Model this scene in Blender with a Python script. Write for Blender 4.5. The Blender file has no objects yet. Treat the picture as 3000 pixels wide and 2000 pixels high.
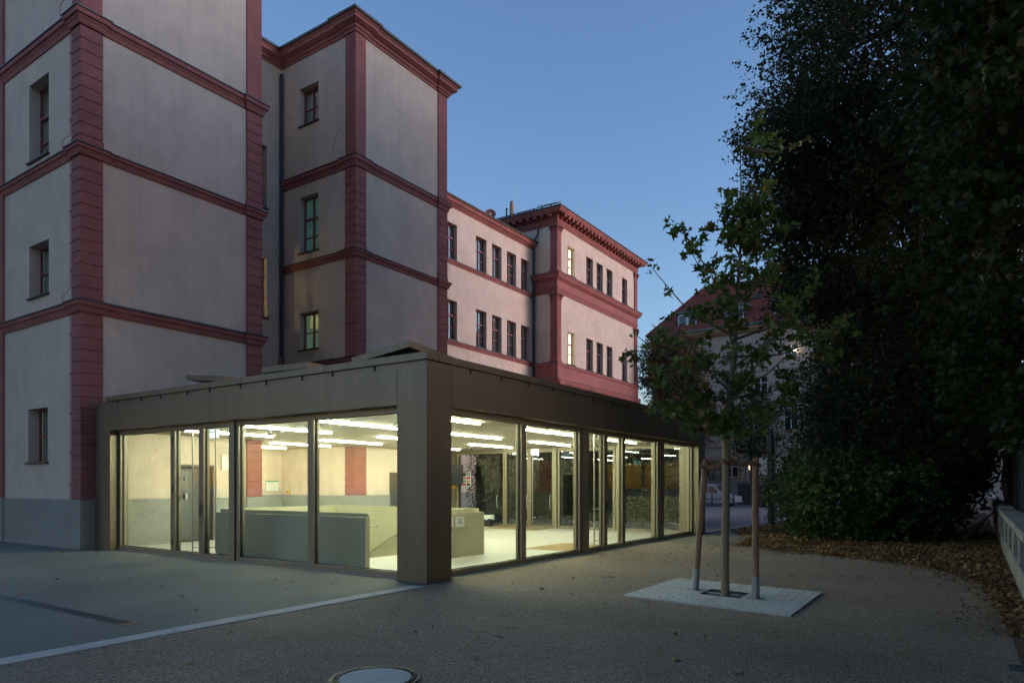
import bpy, bmesh, math, random
import numpy as np
from mathutils import Vector, Matrix

S = bpy.context.scene
COL = S.collection
R = math.radians

# ------------------------------------------------------------------ camera, sky, sun, exposure
# world axes follow the school: x runs along the long facade, y into the buildings; z up, metres
cam_d = bpy.data.cameras.new('camera'); cam = bpy.data.objects.new('camera', cam_d); COL.objects.link(cam)
cam_d.sensor_width = 36; cam_d.sensor_fit = 'HORIZONTAL'
cam_d.lens = 24.24; cam_d.shift_y = 0.1405
cam_d.clip_start = 0.1; cam_d.clip_end = 2000
cam.location = (-8.53, -7.395, 1.6)
cam.rotation_euler = (R(90), 0, R(33.884 - 90))
S.camera = cam

SUN_AZ = -65.0     # degrees from +x, counter-clockwise: the afterglow stands beyond the trees
SUN_EL = 1.6
W = bpy.data.worlds.new('World'); S.world = W; W.use_nodes = True
wn = W.node_tree.nodes; wl = W.node_tree.links
for n in list(wn): wn.remove(n)
sky = wn.new('ShaderNodeTexSky'); sky.sky_type = 'NISHITA'; sky.sun_disc = False
sky.sun_elevation = R(SUN_EL); sky.sun_rotation = R(90 - SUN_AZ)
sky.air_density = 1.0; sky.dust_density = 0.6; sky.ozone_density = 2.5; sky.altitude = 500
bg = wn.new('ShaderNodeBackground'); bg.inputs['Strength'].default_value = 0.15
out = wn.new('ShaderNodeOutputWorld')
tint = wn.new('ShaderNodeVectorMath'); tint.operation = 'MULTIPLY'; tint.inputs[1].default_value = (1.09, 0.985, 1.04)
wl.new(sky.outputs[0], tint.inputs[0]); wl.new(tint.outputs[0], bg.inputs[0]); wl.new(bg.outputs[0], out.inputs[0])

sun_d = bpy.data.lights.new('sun', 'SUN'); sun = bpy.data.objects.new('sun', sun_d); COL.objects.link(sun)
sun_d.energy = 0.31; sun_d.angle = R(24); sun_d.color = (1.0, 0.92, 1.0)
sd = Vector((math.cos(R(SUN_AZ)) * math.cos(R(SUN_EL + 11.5)), math.sin(R(SUN_AZ)) * math.cos(R(SUN_EL + 11.5)), math.sin(R(SUN_EL + 11.5))))
sun.rotation_euler = sd.to_track_quat('Z', 'Y').to_euler()
sun.location = (20, -30, 30)

S.view_settings.view_transform = 'Standard'; S.view_settings.look = 'None'
S.view_settings.exposure = 2.4; S.view_settings.gamma = 1.0; S.view_settings.use_curve_mapping = False
S.render.engine = 'CYCLES'
S.cycles.use_denoising = True
S.cycles.max_bounces = 10; S.cycles.diffuse_bounces = 4; S.cycles.glossy_bounces = 5
S.cycles.transmission_bounces = 6; S.cycles.transparent_max_bounces = 32
S.cycles.caustics_reflective = False; S.cycles.caustics_refractive = False
S.cycles.sample_clamp_indirect = 6.0

# ------------------------------------------------------------------ materials
MATS = {}
def nodes_of(name):
    m = bpy.data.materials.new(name); m.use_nodes = True
    nt = m.node_tree
    return m, nt.nodes, nt.links, nt.nodes['Principled BSDF']

def mat(name, col, rough=0.7, metal=0.0, var=0.12, scale=3.0, bump=0.0, bscale=60.0, var2=0.0, scale2=0.4,
        tint=None, stretch=None, spec=0.5, aniso=None, rough_var=0.0, streak=0.0):
    """plain surface: base colour with large and small mottling, fine relief"""
    m, n, l, p = nodes_of(name)
    tc = n.new('ShaderNodeTexCoord'); src = tc.outputs['Object']
    geo = n.new('ShaderNodeNewGeometry'); src = geo.outputs['Position']
    if stretch:
        mp = n.new('ShaderNodeMapping'); mp.inputs['Scale'].default_value = stretch
        l.new(src, mp.inputs['Vector']); src = mp.outputs[0]
    c0 = tuple(col) + (1,)
    cur = None
    def noise(sc, det=5):
        t = n.new('ShaderNodeTexNoise'); t.inputs['Scale'].default_value = sc; t.inputs['Detail'].default_value = det
        t.inputs['Roughness'].default_value = 0.6
        l.new(src, t.inputs['Vector']); return t
    def ramp(fac, lo, hi, a=0.3, b=0.7):
        r = n.new('ShaderNodeMapRange'); r.inputs['From Min'].default_value = a; r.inputs['From Max'].default_value = b
        r.inputs['To Min'].default_value = lo; r.inputs['To Max'].default_value = hi
        l.new(fac, r.inputs['Value']); return r.outputs[0]
    val = None
    t1 = noise(scale)
    v1 = ramp(t1.outputs['Fac'], 1 - var, 1 + var)
    val = v1
    if var2:
        t2 = noise(scale2, 3); v2 = ramp(t2.outputs['Fac'], 1 - var2, 1 + var2 * 0.5)
        mm = n.new('ShaderNodeMath'); mm.operation = 'MULTIPLY'; l.new(v1, mm.inputs[0]); l.new(v2, mm.inputs[1]); val = mm.outputs[0]
    if streak:      # rain marks running down the face
        mp = n.new('ShaderNodeMapping'); mp.inputs['Scale'].default_value = (3.2, 3.2, 0.22); l.new(geo.outputs['Position'], mp.inputs['Vector'])
        ts = n.new('ShaderNodeTexNoise'); ts.inputs['Scale'].default_value = 1.6; ts.inputs['Detail'].default_value = 7; ts.inputs['Roughness'].default_value = .65
        l.new(mp.outputs[0], ts.inputs['Vector']); v3 = ramp(ts.outputs['Fac'], 1 - streak, 1.02, .30, .52)
        tp_ = n.new('ShaderNodeTexNoise'); tp_.inputs['Scale'].default_value = .9; tp_.inputs['Detail'].default_value = 9; tp_.inputs['Distortion'].default_value = 1.2
        l.new(geo.outputs['Position'], tp_.inputs['Vector']); v4 = ramp(tp_.outputs['Fac'], 1 - streak * .9, 1.0, .36, .56)
        m3 = n.new('ShaderNodeMath'); m3.operation = 'MULTIPLY'; l.new(v3, m3.inputs[0]); l.new(v4, m3.inputs[1])
        m4 = n.new('ShaderNodeMath'); m4.operation = 'MULTIPLY'; l.new(m3.outputs[0], m4.inputs[0]); l.new(val, m4.inputs[1]); val = m4.outputs[0]
    base = n.new('ShaderNodeRGB'); base.outputs[0].default_value = c0
    csrc = base.outputs[0]
    if tint:
        t3 = noise(scale * 0.7, 4); mx = n.new('ShaderNodeMix'); mx.data_type = 'RGBA'
        f = ramp(t3.outputs['Fac'], 0, 1, 0.42, 0.68); l.new(f, mx.inputs[0])
        l.new(csrc, mx.inputs[6]); mx.inputs[7].default_value = tuple(tint) + (1,); csrc = mx.outputs[2]
    vm = n.new('ShaderNodeVectorMath'); vm.operation = 'SCALE'; l.new(csrc, vm.inputs[0]); l.new(val, vm.inputs['Scale'])
    l.new(vm.outputs[0], p.inputs['Base Color'])
    p.inputs['Roughness'].default_value = rough; p.inputs['Metallic'].default_value = metal
    p.inputs['Specular IOR Level'].default_value = spec
    if rough_var:
        l.new(ramp(t1.outputs['Fac'], rough - rough_var, rough + rough_var), p.inputs['Roughness'])
    if bump:
        tb = noise(bscale, 3); b = n.new('ShaderNodeBump'); b.inputs['Strength'].default_value = bump; b.inputs['Distance'].default_value = 0.02
        l.new(tb.outputs['Fac'], b.inputs['Height']); l.new(b.outputs[0], p.inputs['Normal'])
    MATS[name] = m
    return m

def emit(name, col, strength):
    m, n, l, p = nodes_of(name)
    p.inputs['Base Color'].default_value = (0.8, 0.8, 0.8, 1)
    p.inputs['Emission Color'].default_value = tuple(col) + (1,); p.inputs['Emission Strength'].default_value = strength
    MATS[name] = m; return m

def thin_glass(name, tint, r0=0.045):
    """clear pane: transparent with a mirror part that grows towards grazing angles"""
    m, n, l, p = nodes_of(name)
    n.remove(p)
    o = n['Material Output']
    lw = n.new('ShaderNodeLayerWeight'); lw.inputs['Blend'].default_value = 0.5
    pw = n.new('ShaderNodeMath'); pw.operation = 'POWER'; pw.inputs[1].default_value = 5.0
    l.new(lw.outputs['Facing'], pw.inputs[0])
    ma = n.new('ShaderNodeMath'); ma.operation = 'MULTIPLY_ADD'; ma.inputs[1].default_value = 1 - r0; ma.inputs[2].default_value = r0
    l.new(pw.outputs[0], ma.inputs[0])
    tr = n.new('ShaderNodeBsdfTransparent'); tr.inputs[0].default_value = tuple(tint) + (1,)
    gl = n.new('ShaderNodeBsdfGlossy'); gl.inputs['Roughness'].default_value = 0.0; gl.inputs['Color'].default_value = (0.93, 1.0, 0.97, 1)
    mx = n.new('ShaderNodeMixShader')
    l.new(ma.outputs[0], mx.inputs[0]); l.new(tr.outputs[0], mx.inputs[1]); l.new(gl.outputs[0], mx.inputs[2])
    l.new(mx.outputs[0], o.inputs['Surface'])
    MATS[name] = m; return m

def speckle(name, cols, scale, rough=0.85, bump=0.6, big=0.15, dist=0.006, spots=None):
    """aggregate of small grains, each with its own tone"""
    m, n, l, p = nodes_of(name)
    g = n.new('ShaderNodeNewGeometry')
    v = n.new('ShaderNodeTexVoronoi'); v.inputs['Scale'].default_value = scale
    l.new(g.outputs['Position'], v.inputs['Vector'])
    sep = n.new('ShaderNodeSeparateColor'); l.new(v.outputs['Color'], sep.inputs[0])
    cr = n.new('ShaderNodeValToRGB'); cr.color_ramp.elements[0].color = tuple(cols[0]) + (1,)
    cr.color_ramp.elements[-1].color = tuple(cols[-1]) + (1,)
    for i, c in enumerate(cols[1:-1]):
        e = cr.color_ramp.elements.new((i + 1) / (len(cols) - 1)); e.color = tuple(c) + (1,)
    l.new(sep.outputs[0], cr.inputs[0])
    t = n.new('ShaderNodeTexNoise'); t.inputs['Scale'].default_value = 0.35; t.inputs['Detail'].default_value = 6; l.new(g.outputs['Position'], t.inputs['Vector'])
    r = n.new('ShaderNodeMapRange'); r.inputs['From Min'].default_value = 0.3; r.inputs['From Max'].default_value = 0.7
    r.inputs['To Min'].default_value = 1 - big; r.inputs['To Max'].default_value = 1 + big; l.new(t.outputs['Fac'], r.inputs['Value'])
    vm = n.new('ShaderNodeVectorMath'); vm.operation = 'SCALE'; l.new(cr.outputs[0], vm.inputs[0]); l.new(r.outputs[0], vm.inputs['Scale'])
    csrc = vm.outputs[0]
    if spots:
        t2 = n.new('ShaderNodeTexNoise'); t2.inputs['Scale'].default_value = 2.2; t2.inputs['Detail'].default_value = 8; t2.inputs['Roughness'].default_value = .7
        l.new(g.outputs['Position'], t2.inputs['Vector'])
        r2 = n.new('ShaderNodeMapRange'); r2.inputs['From Min'].default_value = 0.58; r2.inputs['From Max'].default_value = 0.72
        l.new(t2.outputs['Fac'], r2.inputs['Value'])
        mx = n.new('ShaderNodeMix'); mx.data_type = 'RGBA'; l.new(r2.outputs[0], mx.inputs[0]); l.new(csrc, mx.inputs[6]); mx.inputs[7].default_value = tuple(spots) + (1,)
        csrc = mx.outputs[2]
    l.new(csrc, p.inputs['Base Color']); p.inputs['Roughness'].default_value = rough
    b = n.new('ShaderNodeBump'); b.inputs['Strength'].default_value = bump; b.inputs['Distance'].default_value = dist
    l.new(v.outputs['Distance'], b.inputs['Height']); l.new(b.outputs[0], p.inputs['Normal'])
    MATS[name] = m; return m

def foliage(name, cols, rough=0.55, transl=0.25):
    m, n, l, p = nodes_of(name)
    g = n.new('ShaderNodeNewGeometry')
    cr = n.new('ShaderNodeValToRGB')
    cr.color_ramp.elements[0].color = tuple(cols[0]) + (1,); cr.color_ramp.elements[-1].color = tuple(cols[-1]) + (1,)
    for i, c in enumerate(cols[1:-1]):
        e = cr.color_ramp.elements.new((i + 1) / (len(cols) - 1)); e.color = tuple(c) + (1,)
    l.new(g.outputs['Random Per Island'], cr.inputs[0])
    t = n.new('ShaderNodeTexNoise'); t.inputs['Scale'].default_value = 0.9; l.new(g.outputs['Position'], t.inputs['Vector'])
    r = n.new('ShaderNodeMapRange'); r.inputs['From Min'].default_value = .3; r.inputs['From Max'].default_value = .7; r.inputs['To Min'].default_value = .65; r.inputs['To Max'].default_value = 1.3
    l.new(t.outputs['Fac'], r.inputs['Value'])
    vm = n.new('ShaderNodeVectorMath'); vm.operation = 'SCALE'; l.new(cr.outputs[0], vm.inputs[0]); l.new(r.outputs[0], vm.inputs['Scale'])
    l.new(vm.outputs[0], p.inputs['Base Color']); p.inputs['Roughness'].default_value = rough
    p.inputs['Specular IOR Level'].default_value = 0.35
    o = n['Material Output']
    tl = n.new('ShaderNodeBsdfTranslucent'); l.new(vm.outputs[0], tl.inputs['Color'])
    mx = n.new('ShaderNodeMixShader'); mx.inputs[0].default_value = transl
    l.new(p.outputs[0], mx.inputs[1]); l.new(tl.outputs[0], mx.inputs[2]); l.new(mx.outputs[0], o.inputs['Surface'])
    MATS[name] = m; return m

mat('stucco', (0.64, 0.535, 0.445), 0.9, var=0.06, scale=2.4, var2=0.08, scale2=0.8, bump=0.35, bscale=45, streak=0.065)
mat('red_stone', (0.325, 0.118, 0.11), 0.85, var=0.10, scale=3.5, var2=0.18, scale2=0.9, bump=0.35, bscale=50)
mat('plinth', (0.31, 0.315, 0.285), 0.9, var=0.12, scale=14, var2=0.12, scale2=0.9, bump=0.5, bscale=90, stretch=(1, 1, 2.2))
mat('flashing', (0.055, 0.07, 0.085), 0.45, metal=0.6, var=0.15)
mat('roof_tile', (0.10, 0.05, 0.045), 0.75, var=0.3, scale=6, bump=0.4, bscale=12)
mat('red_roof', (0.22, 0.058, 0.05), 0.8, var=0.25, scale=5, bump=0.4, bscale=10)
mat('window_red', (0.27, 0.085, 0.09), 0.5, var=0.1)
mat('sill_metal', (0.05, 0.045, 0.05), 0.5, metal=0.4, var=0.1)
mat('pipe_dark', (0.05, 0.06, 0.07), 0.45, metal=0.5, var=0.2, scale=8)
mat('pipe_red', (0.30, 0.10, 0.09), 0.6, var=0.1)
mat('curtain', (0.34, 0.43, 0.43), 0.9, var=0.2, scale=5, stretch=(6, 6, 0.6))
mat('room_dark', (0.04, 0.045, 0.045), 0.9, var=0.2)
mat('bronze', (0.215, 0.177, 0.125), 0.42, metal=0.6, var=0.05, scale=4, var2=0.12, scale2=0.9, stretch=(5, 5, 0.5), rough_var=0.06)
mat('bronze_dark', (0.12, 0.115, 0.105), 0.45, metal=0.7, var=0.07, scale=4)
mat('frame_bronze', (0.30, 0.255, 0.185), 0.42, metal=0.45, var=0.05, scale=6)
mat('gasket', (0.01, 0.011, 0.012), 0.6, var=0.1)
mat('steel', (0.55, 0.55, 0.52), 0.28, metal=1.0, var=0.08, scale=8)
mat('galvanised', (0.33, 0.35, 0.36), 0.5, metal=0.7, var=0.25, scale=30)
mat('floor', (0.50, 0.485, 0.44), 0.5, var=0.05, scale=1.2, var2=0.08, scale2=3.0, stretch=(0.6, 3, 1))
mat('ceiling', (0.40, 0.335, 0.26), 0.75, var=0.06, scale=2.5, stretch=(0.4, 22, 1))
mat('parapet', (0.50, 0.47, 0.31), 0.5, var=0.05, scale=2, var2=0.06)
mat('mat_coir', (0.34, 0.235, 0.11), 0.95, var=0.12, scale=120, bump=0.6, bscale=400)
mat('white_paint', (0.75, 0.76, 0.74), 0.5, var=0.04)
mat('plate_grey', (0.55, 0.56, 0.55), 0.45, var=0.05)
mat('ink', (0.012, 0.013, 0.015), 0.5, var=0.05)
mat('lift_metal', (0.15, 0.155, 0.145), 0.4, metal=0.55, var=0.08, stretch=(12, 12, 0.6))
mat('black_plastic', (0.018, 0.018, 0.02), 0.4, var=0.1)
mat('bag_white', (0.65, 0.68, 0.68), 0.4, var=0.1, scale=12)
mat('yellow', (0.72, 0.46, 0.02), 0.5, var=0.06)
mat('print_red', (0.55, 0.06, 0.05), 0.5); mat('print_orange', (0.7, 0.3, 0.12), 0.5); mat('print_teal', (0.05, 0.16, 0.16), 0.5)
mat('print_grey', (0.3, 0.31, 0.32), 0.5); mat('print_green', (0.05, 0.35, 0.14), 0.5); mat('blue', (0.05, 0.13, 0.45), 0.4)
mat('stone_edge', (0.52, 0.51, 0.49), 0.8, var=0.10, scale=9, bump=0.25, bscale=70, var2=0.15, scale2=1.6)
mat('concrete', (0.58, 0.58, 0.55), 0.8, var=0.07, scale=10, bump=0.2, bscale=120, var2=0.12, scale2=1.4)
mat('concrete_dark', (0.23, 0.225, 0.215), 0.9, var=0.2, scale=5, bump=0.4, bscale=50)
mat('balustrade_stone', (0.30, 0.295, 0.275), 0.9, var=0.15, scale=6, bump=0.4, bscale=40, var2=0.2, scale2=1.2)
mat('iron', (0.06, 0.06, 0.06), 0.6, metal=0.6, var=0.3, scale=25)
mat('drain_metal', (0.10, 0.14, 0.155), 0.45, metal=0.6, var=0.2, scale=20)
mat('rusty', (0.30, 0.15, 0.07), 0.85, var=0.25, scale=12)
mat('stake_wood', (0.36, 0.215, 0.125), 0.75, var=0.14, scale=7, stretch=(5, 5, 0.7), bump=0.3, bscale=30, tint=(0.22, 0.12, 0.07))
mat('trunk_wrap', (0.33, 0.255, 0.165), 0.95, var=0.22, scale=26, bump=0.7, bscale=90, stretch=(1, 1, 3))
mat('bark', (0.13, 0.125, 0.085), 0.85, var=0.3, scale=14, bump=0.5, bscale=40, tint=(0.22, 0.21, 0.15))
mat('bark_dark', (0.042, 0.036, 0.03), 0.95, var=0.3, scale=5, bump=0.8, bscale=18, stretch=(2, 2, .5))
mat('rope', (0.21, 0.10, 0.05), 0.95, var=0.35, scale=60, bump=0.8, bscale=200)
mat('house_wall', (0.44, 0.36, 0.31), 0.9, var=0.06, scale=1.5, var2=0.12)
mat('house_trim', (0.33, 0.20, 0.13), 0.85, var=0.1)
mat('copper_green', (0.10, 0.21, 0.18), 0.7, var=0.2)
mat('white_frame', (0.70, 0.72, 0.74), 0.5, var=0.05)
mat('dormer_slate', (0.05, 0.05, 0.06), 0.7, var=0.3, scale=10)
mat('van_paint', (0.50, 0.53, 0.57), 0.25, var=0.03, spec=0.6)
mat('van_glass', (0.02, 0.028, 0.035), 0.06, var=0.1, spec=0.8)
mat('tyre', (0.012, 0.012, 0.013), 0.85)
mat('post_dark', (0.055, 0.06, 0.065), 0.5, metal=0.4, var=0.1)
mat('wood_old', (0.12, 0.09, 0.06), 0.9, var=0.25, scale=9, stretch=(1, 1, .2))
mat('fence_panel', (0.15, 0.155, 0.14), 0.85, var=0.15, scale=6, stretch=(3, 3, .5))
mat('soil', (0.075, 0.05, 0.033), 1.0, var=0.35, scale=9, bump=1.0, bscale=30, tint=(0.14, 0.085, 0.045))
mat('light_body', (0.7, 0.7, 0.68), 0.4)
emit('lamp', (0.90, 0.98, 0.68), 27.0)
emit('exit_white', (0.75, 0.92, 1.0), 0.3)
emit('exit_green', (0.03, 0.62, 0.36), 0.22)
emit('window_warm', (1.0, 0.86, 0.56), 1.0)
emit('window_lamp', (1.0, 0.78, 0.38), 55.0)
mat('blind', (0.70, 0.80, 0.92), 0.8, var=0.04)
emit('window_green', (0.08, 0.36, 0.28), 0.028)
emit('window_lime', (0.28, 0.46, 0.26), 0.055)
emit('far_lamp', (1.0, 0.80, 0.45), 0.18)
emit('star_lamp', (1.0, 0.84, 0.55), 2.5)
thin_glass('glass', (0.98, 0.992, 0.985))
thin_glass('glass_window', (0.84, 0.90, 0.88), r0=0.25)
speckle('gravel', [(0.112, 0.082, 0.058), (0.22, 0.165, 0.118), (0.285, 0.218, 0.162), (0.45, 0.36, 0.28)], 75, bump=0.9, big=0.24, dist=0.008, spots=(0.145, 0.105, 0.075))
speckle('asphalt', [(0.085, 0.094, 0.09), (0.13, 0.138, 0.130), (0.158, 0.165, 0.155), (0.23, 0.235, 0.222)], 110, bump=0.5, big=0.20, dist=0.004, rough=0.8)
speckle('street', [(0.10, 0.105, 0.115), (0.16, 0.165, 0.175), (0.22, 0.225, 0.235)], 18, bump=0.4, big=0.15, spots=(0.09, 0.08, 0.07))
speckle('cobble', [(0.12, 0.115, 0.105), (0.20, 0.19, 0.17), (0.30, 0.28, 0.25)], 9, bump=1.0, big=0.2, dist=0.02, spots=(0.14, 0.10, 0.06))
foliage('leaf_linden', [(0.028, 0.050, 0.022), (0.042, 0.070, 0.028), (0.055, 0.085, 0.032), (0.055, 0.072, 0.030), (0.115, 0.082, 0.034)])
foliage('leaf_maple', [(0.022, 0.060, 0.018), (0.036, 0.084, 0.022), (0.052, 0.100, 0.026), (0.090, 0.064, 0.026)])
foliage('leaf_shrub', [(0.026, 0.060, 0.020), (0.040, 0.084, 0.026), (0.050, 0.098, 0.030), (0.072, 0.120, 0.036), (0.11, 0.13, 0.036)])
foliage('leaf_plane', [(0.060, 0.115, 0.022), (0.085, 0.15, 0.028), (0.11, 0.185, 0.036), (0.14, 0.205, 0.044), (0.12, 0.19, 0.04), (0.13, 0.19, 0.04), (0.17, 0.18, 0.04), (0.26, 0.15, 0.03)])
foliage('leaf_autumn', [(0.05, 0.055, 0.035), (0.08, 0.062, 0.04), (0.14, 0.07, 0.045), (0.17, 0.09, 0.05)])
foliage('leaf_fallen', [(0.10, 0.045, 0.018), (0.20, 0.095, 0.035), (0.30, 0.16, 0.06), (0.36, 0.25, 0.10), (0.16, 0.10, 0.06)], rough=0.8, transl=0.1)
# ------------------------------------------------------------------ mesh helpers
WLOC = {}          # world position of each object, so parts can be given in world coordinates

class MB:
    def __init__(s): s.v = []; s.f = []
    def quad(s, a, b, c, d):
        i = len(s.v); s.v += [tuple(a), tuple(b), tuple(c), tuple(d)]; s.f.append((i, i + 1, i + 2, i + 3)); return s
    def poly(s, pts):
        i = len(s.v); s.v += [tuple(p) for p in pts]; s.f.append(tuple(range(i, i + len(pts)))); return s
    def box(s, x0, x1, y0, y1, z0, z1, ch=0.0):
        if x1 < x0: x0, x1 = x1, x0
        if y1 < y0: y0, y1 = y1, y0
        if z1 < z0: z0, z1 = z1, z0
        i = len(s.v)
        if ch <= 0:
            s.v += [(x, y, z) for z in (z0, z1) for y in (y0, y1) for x in (x0, x1)]
            s.f += [tuple(i + k for k in q) for q in ((0, 2, 3, 1), (4, 5, 7, 6), (0, 1, 5, 4), (2, 6, 7, 3), (0, 4, 6, 2), (1, 3, 7, 5))]
            return s
        ch = min(ch, (x1 - x0) * .45, (y1 - y0) * .45, (z1 - z0) * .45)
        lo = (x0, y0, z0); hi = (x1, y1, z1); idx = {}
        for sx in (0, 1):
            for sy in (0, 1):
                for sz in (0, 1):
                    c = [(lo, hi)[q][k] for k, q in enumerate((sx, sy, sz))]
                    sg = [1 if q == 0 else -1 for q in (sx, sy, sz)]
                    for ax in range(3):
                        p = [c[k] if k == ax else c[k] + sg[k] * ch for k in range(3)]
                        idx[(sx, sy, sz, ax)] = len(s.v); s.v.append(tuple(p))
        I = lambda a, b, c, ax: idx[(a, b, c, ax)]
        F = s.f
        for q in (0, 1):
            f0 = [I(q, 0, 0, 0), I(q, 1, 0, 0), I(q, 1, 1, 0), I(q, 0, 1, 0)]; F.append(tuple(f0 if q else f0[::-1]))
            f1 = [I(0, q, 0, 1), I(1, q, 0, 1), I(1, q, 1, 1), I(0, q, 1, 1)]; F.append(tuple(f1[::-1] if q else f1))
            f2 = [I(0, 0, q, 2), I(1, 0, q, 2), I(1, 1, q, 2), I(0, 1, q, 2)]; F.append(tuple(f2 if q else f2[::-1]))
        for a in (0, 1):
            for b in (0, 1):
                fl = (a == b)
                e = [I(a, b, 0, 0), I(a, b, 0, 1), I(a, b, 1, 1), I(a, b, 1, 0)]; F.append(tuple(e[::-1] if not fl else e))
                e = [I(a, 0, b, 0), I(a, 0, b, 2), I(a, 1, b, 2), I(a, 1, b, 0)]; F.append(tuple(e if not fl else e[::-1]))
                e = [I(0, a, b, 1), I(0, a, b, 2), I(1, a, b, 2), I(1, a, b, 1)]; F.append(tuple(e if fl else e[::-1]))
                for c in (0, 1):
                    t = [I(a, b, c, 0), I(a, b, c, 1), I(a, b, c, 2)]
                    F.append(tuple(t if (a + b + c) % 2 == 1 else t[::-1]))
        return s
    def tube(s, path, radii, n=8, caps=True):
        path = [Vector(p) for p in path]
        if not hasattr(radii, '__len__'): radii = [radii] * len(path)
        rings = []
        prev = None
        for k, p in enumerate(path):
            a = path[max(k - 1, 0)]; b = path[min(k + 1, len(path) - 1)]
            d = (b - a).normalized()
            if prev is None:
                t = Vector((0, 0, 1)) if abs(d.z) < .9 else Vector((1, 0, 0))
                x = d.cross(t).normalized()
            else:
                x = (prev - d * prev.dot(d)).normalized()
            prev = x; y = d.cross(x)
            i = len(s.v); rings.append(i)
            for j in range(n):
                w = 2 * math.pi * j / n
                s.v.append(tuple(p + (x * math.cos(w) + y * math.sin(w)) * radii[k]))
        for a, b in zip(rings, rings[1:]):
            for j in range(n):
                s.f.append((a + j, a + (j + 1) % n, b + (j + 1) % n, b + j))
        if caps:
            s.f.append(tuple(rings[0] + j for j in range(n))[::-1]); s.f.append(tuple(rings[-1] + j for j in range(n)))
        return s
    def lathe(s, cx, cy, prof, n=24, a0=0.0):
        rings = []
        for r, z in prof:
            i = len(s.v); rings.append(i)
            for j in range(n):
                w = a0 + 2 * math.pi * j / n; s.v.append((cx + r * math.cos(w), cy + r * math.sin(w), z))
        for a, b in zip(rings, rings[1:]):
            for j in range(n): s.f.append((a + j, a + (j + 1) % n, b + (j + 1) % n, b + j))
        s.f.append(tuple(rings[0] + j for j in range(n))[::-1]); s.f.append(tuple(rings[-1] + j for j in range(n)))
        return s
    def sweep(s, path, prof, caps=True):
        """profile of (outward, z) carried along a plan polyline; outward is to the right of travel"""
        P = [Vector(p) for p in path]; rings = []
        for k, p in enumerate(P):
            ns = []
            if k > 0: d = (P[k] - P[k - 1]).normalized(); ns.append(Vector((d.y, -d.x)))
            if k < len(P) - 1: d = (P[k + 1] - P[k]).normalized(); ns.append(Vector((d.y, -d.x)))
            m = ns[0] if len(ns) == 1 else (ns[0] + ns[1]) / max(0.2, 1 + ns[0].dot(ns[1]))
            i = len(s.v); rings.append(i)
            for o, z in prof: s.v.append((p.x + m.x * o, p.y + m.y * o, z))
        q = len(prof)
        for a, b in zip(rings, rings[1:]):
            for j in range(q):
                k = (j + 1) % q
                s.f.append((a + j, a + k, b + k, b + j))
        if caps:
            s.f.append(tuple(rings[0] + j for j in range(q))); s.f.append(tuple(rings[-1] + j for j in range(q))[::-1])
        return s
    def extrude(s, pts, vec, flip=False):
        """closed polygon (3D points) pushed along vec"""
        n = len(pts); i = len(s.v); v = Vector(vec)
        s.v += [tuple(p) for p in pts] + [tuple(Vector(p) + v) for p in pts]
        s.f.append(tuple(range(i, i + n))[::-1]); s.f.append(tuple(range(i + n, i + 2 * n)))
        for j in range(n):
            k = (j + 1) % n; s.f.append((i + j, i + k, i + n + k, i + n + j))
        return s
    def xf(s, M, start=0):
        s.v[start:] = [tuple(M @ Vector(p)) for p in s.v[start:]]; return s

def tag(o, label=None, cat=None, group=None, kind=None):
    if label: o['label'] = label
    if cat: o['category'] = cat
    if group: o['group'] = group
    if kind: o['kind'] = kind
    return o

def link(o, parent, world):
    world = Vector(world)
    COL.objects.link(o)
    if parent is not None:
        o.parent = parent; o.location = world - WLOC[parent.name]
    else:
        o.location = world
    WLOC[o.name] = world
    return o

def empty(name, loc, label=None, cat=None, group=None):
    o = bpy.data.objects.new(name, None); o.empty_display_size = 0.2
    link(o, None, loc); return tag(o, label, cat, group)

def build(mb, name, material, parent=None, smooth=False, fix=True, **kw):
    V_ = np.array(mb.v, dtype=np.float64)
    lo = V_.min(0); hi = V_.max(0)
    org = np.array([(lo[0] + hi[0]) / 2, (lo[1] + hi[1]) / 2, lo[2]])
    me = bpy.data.meshes.new(name)
    me.from_pydata([tuple(p) for p in (V_ - org)], [], mb.f)
    if fix:
        bm = bmesh.new(); bm.from_mesh(me)
        bmesh.ops.recalc_face_normals(bm, faces=bm.faces)
        bm.to_mesh(me); bm.free()
    me.materials.append(MATS[material])
    if smooth:
        me.polygons.foreach_set('use_smooth', [True] * len(me.polygons))
        try: me.set_sharp_from_angle(angle=R(40))
        except Exception: pass
    o = bpy.data.objects.new(name, me)
    link(o, parent, org)
    return tag(o, kw.get('label'), kw.get('cat'), kw.get('group'), kw.get('kind'))

def npbuild(name, verts, faces_n, material, parent=None, smooth=False, **kw):
    """verts (N,k,3): N separate polygons of k corners"""
    N, k, _ = verts.shape
    org = verts.reshape(-1, 3).mean(0); org[2] = verts[:, :, 2].min()
    me = bpy.data.meshes.new(name)
    me.vertices.add(N * k); me.vertices.foreach_set('co', (verts - org).astype(np.float32).ravel())
    me.loops.add(N * k); me.loops.foreach_set('vertex_index', np.arange(N * k, dtype=np.int32))
    me.polygons.add(N); me.polygons.foreach_set('loop_start', np.arange(0, N * k, k, dtype=np.int32))
    me.update(calc_edges=True); me.validate()
    me.materials.append(MATS[material])
    o = bpy.data.objects.new(name, me); link(o, parent, org)
    return tag(o, kw.get('label'), kw.get('cat'), kw.get('group'), kw.get('kind'))

def dup(src, parent, shift):
    """copy of one object sharing its mesh, moved by shift"""
    o = src.copy(); w = WLOC[src.name] + Vector(shift)
    COL.objects.link(o); o.parent = parent
    o.location = w - WLOC[parent.name] if parent is not None else w
    WLOC[o.name] = w
    return o

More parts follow.
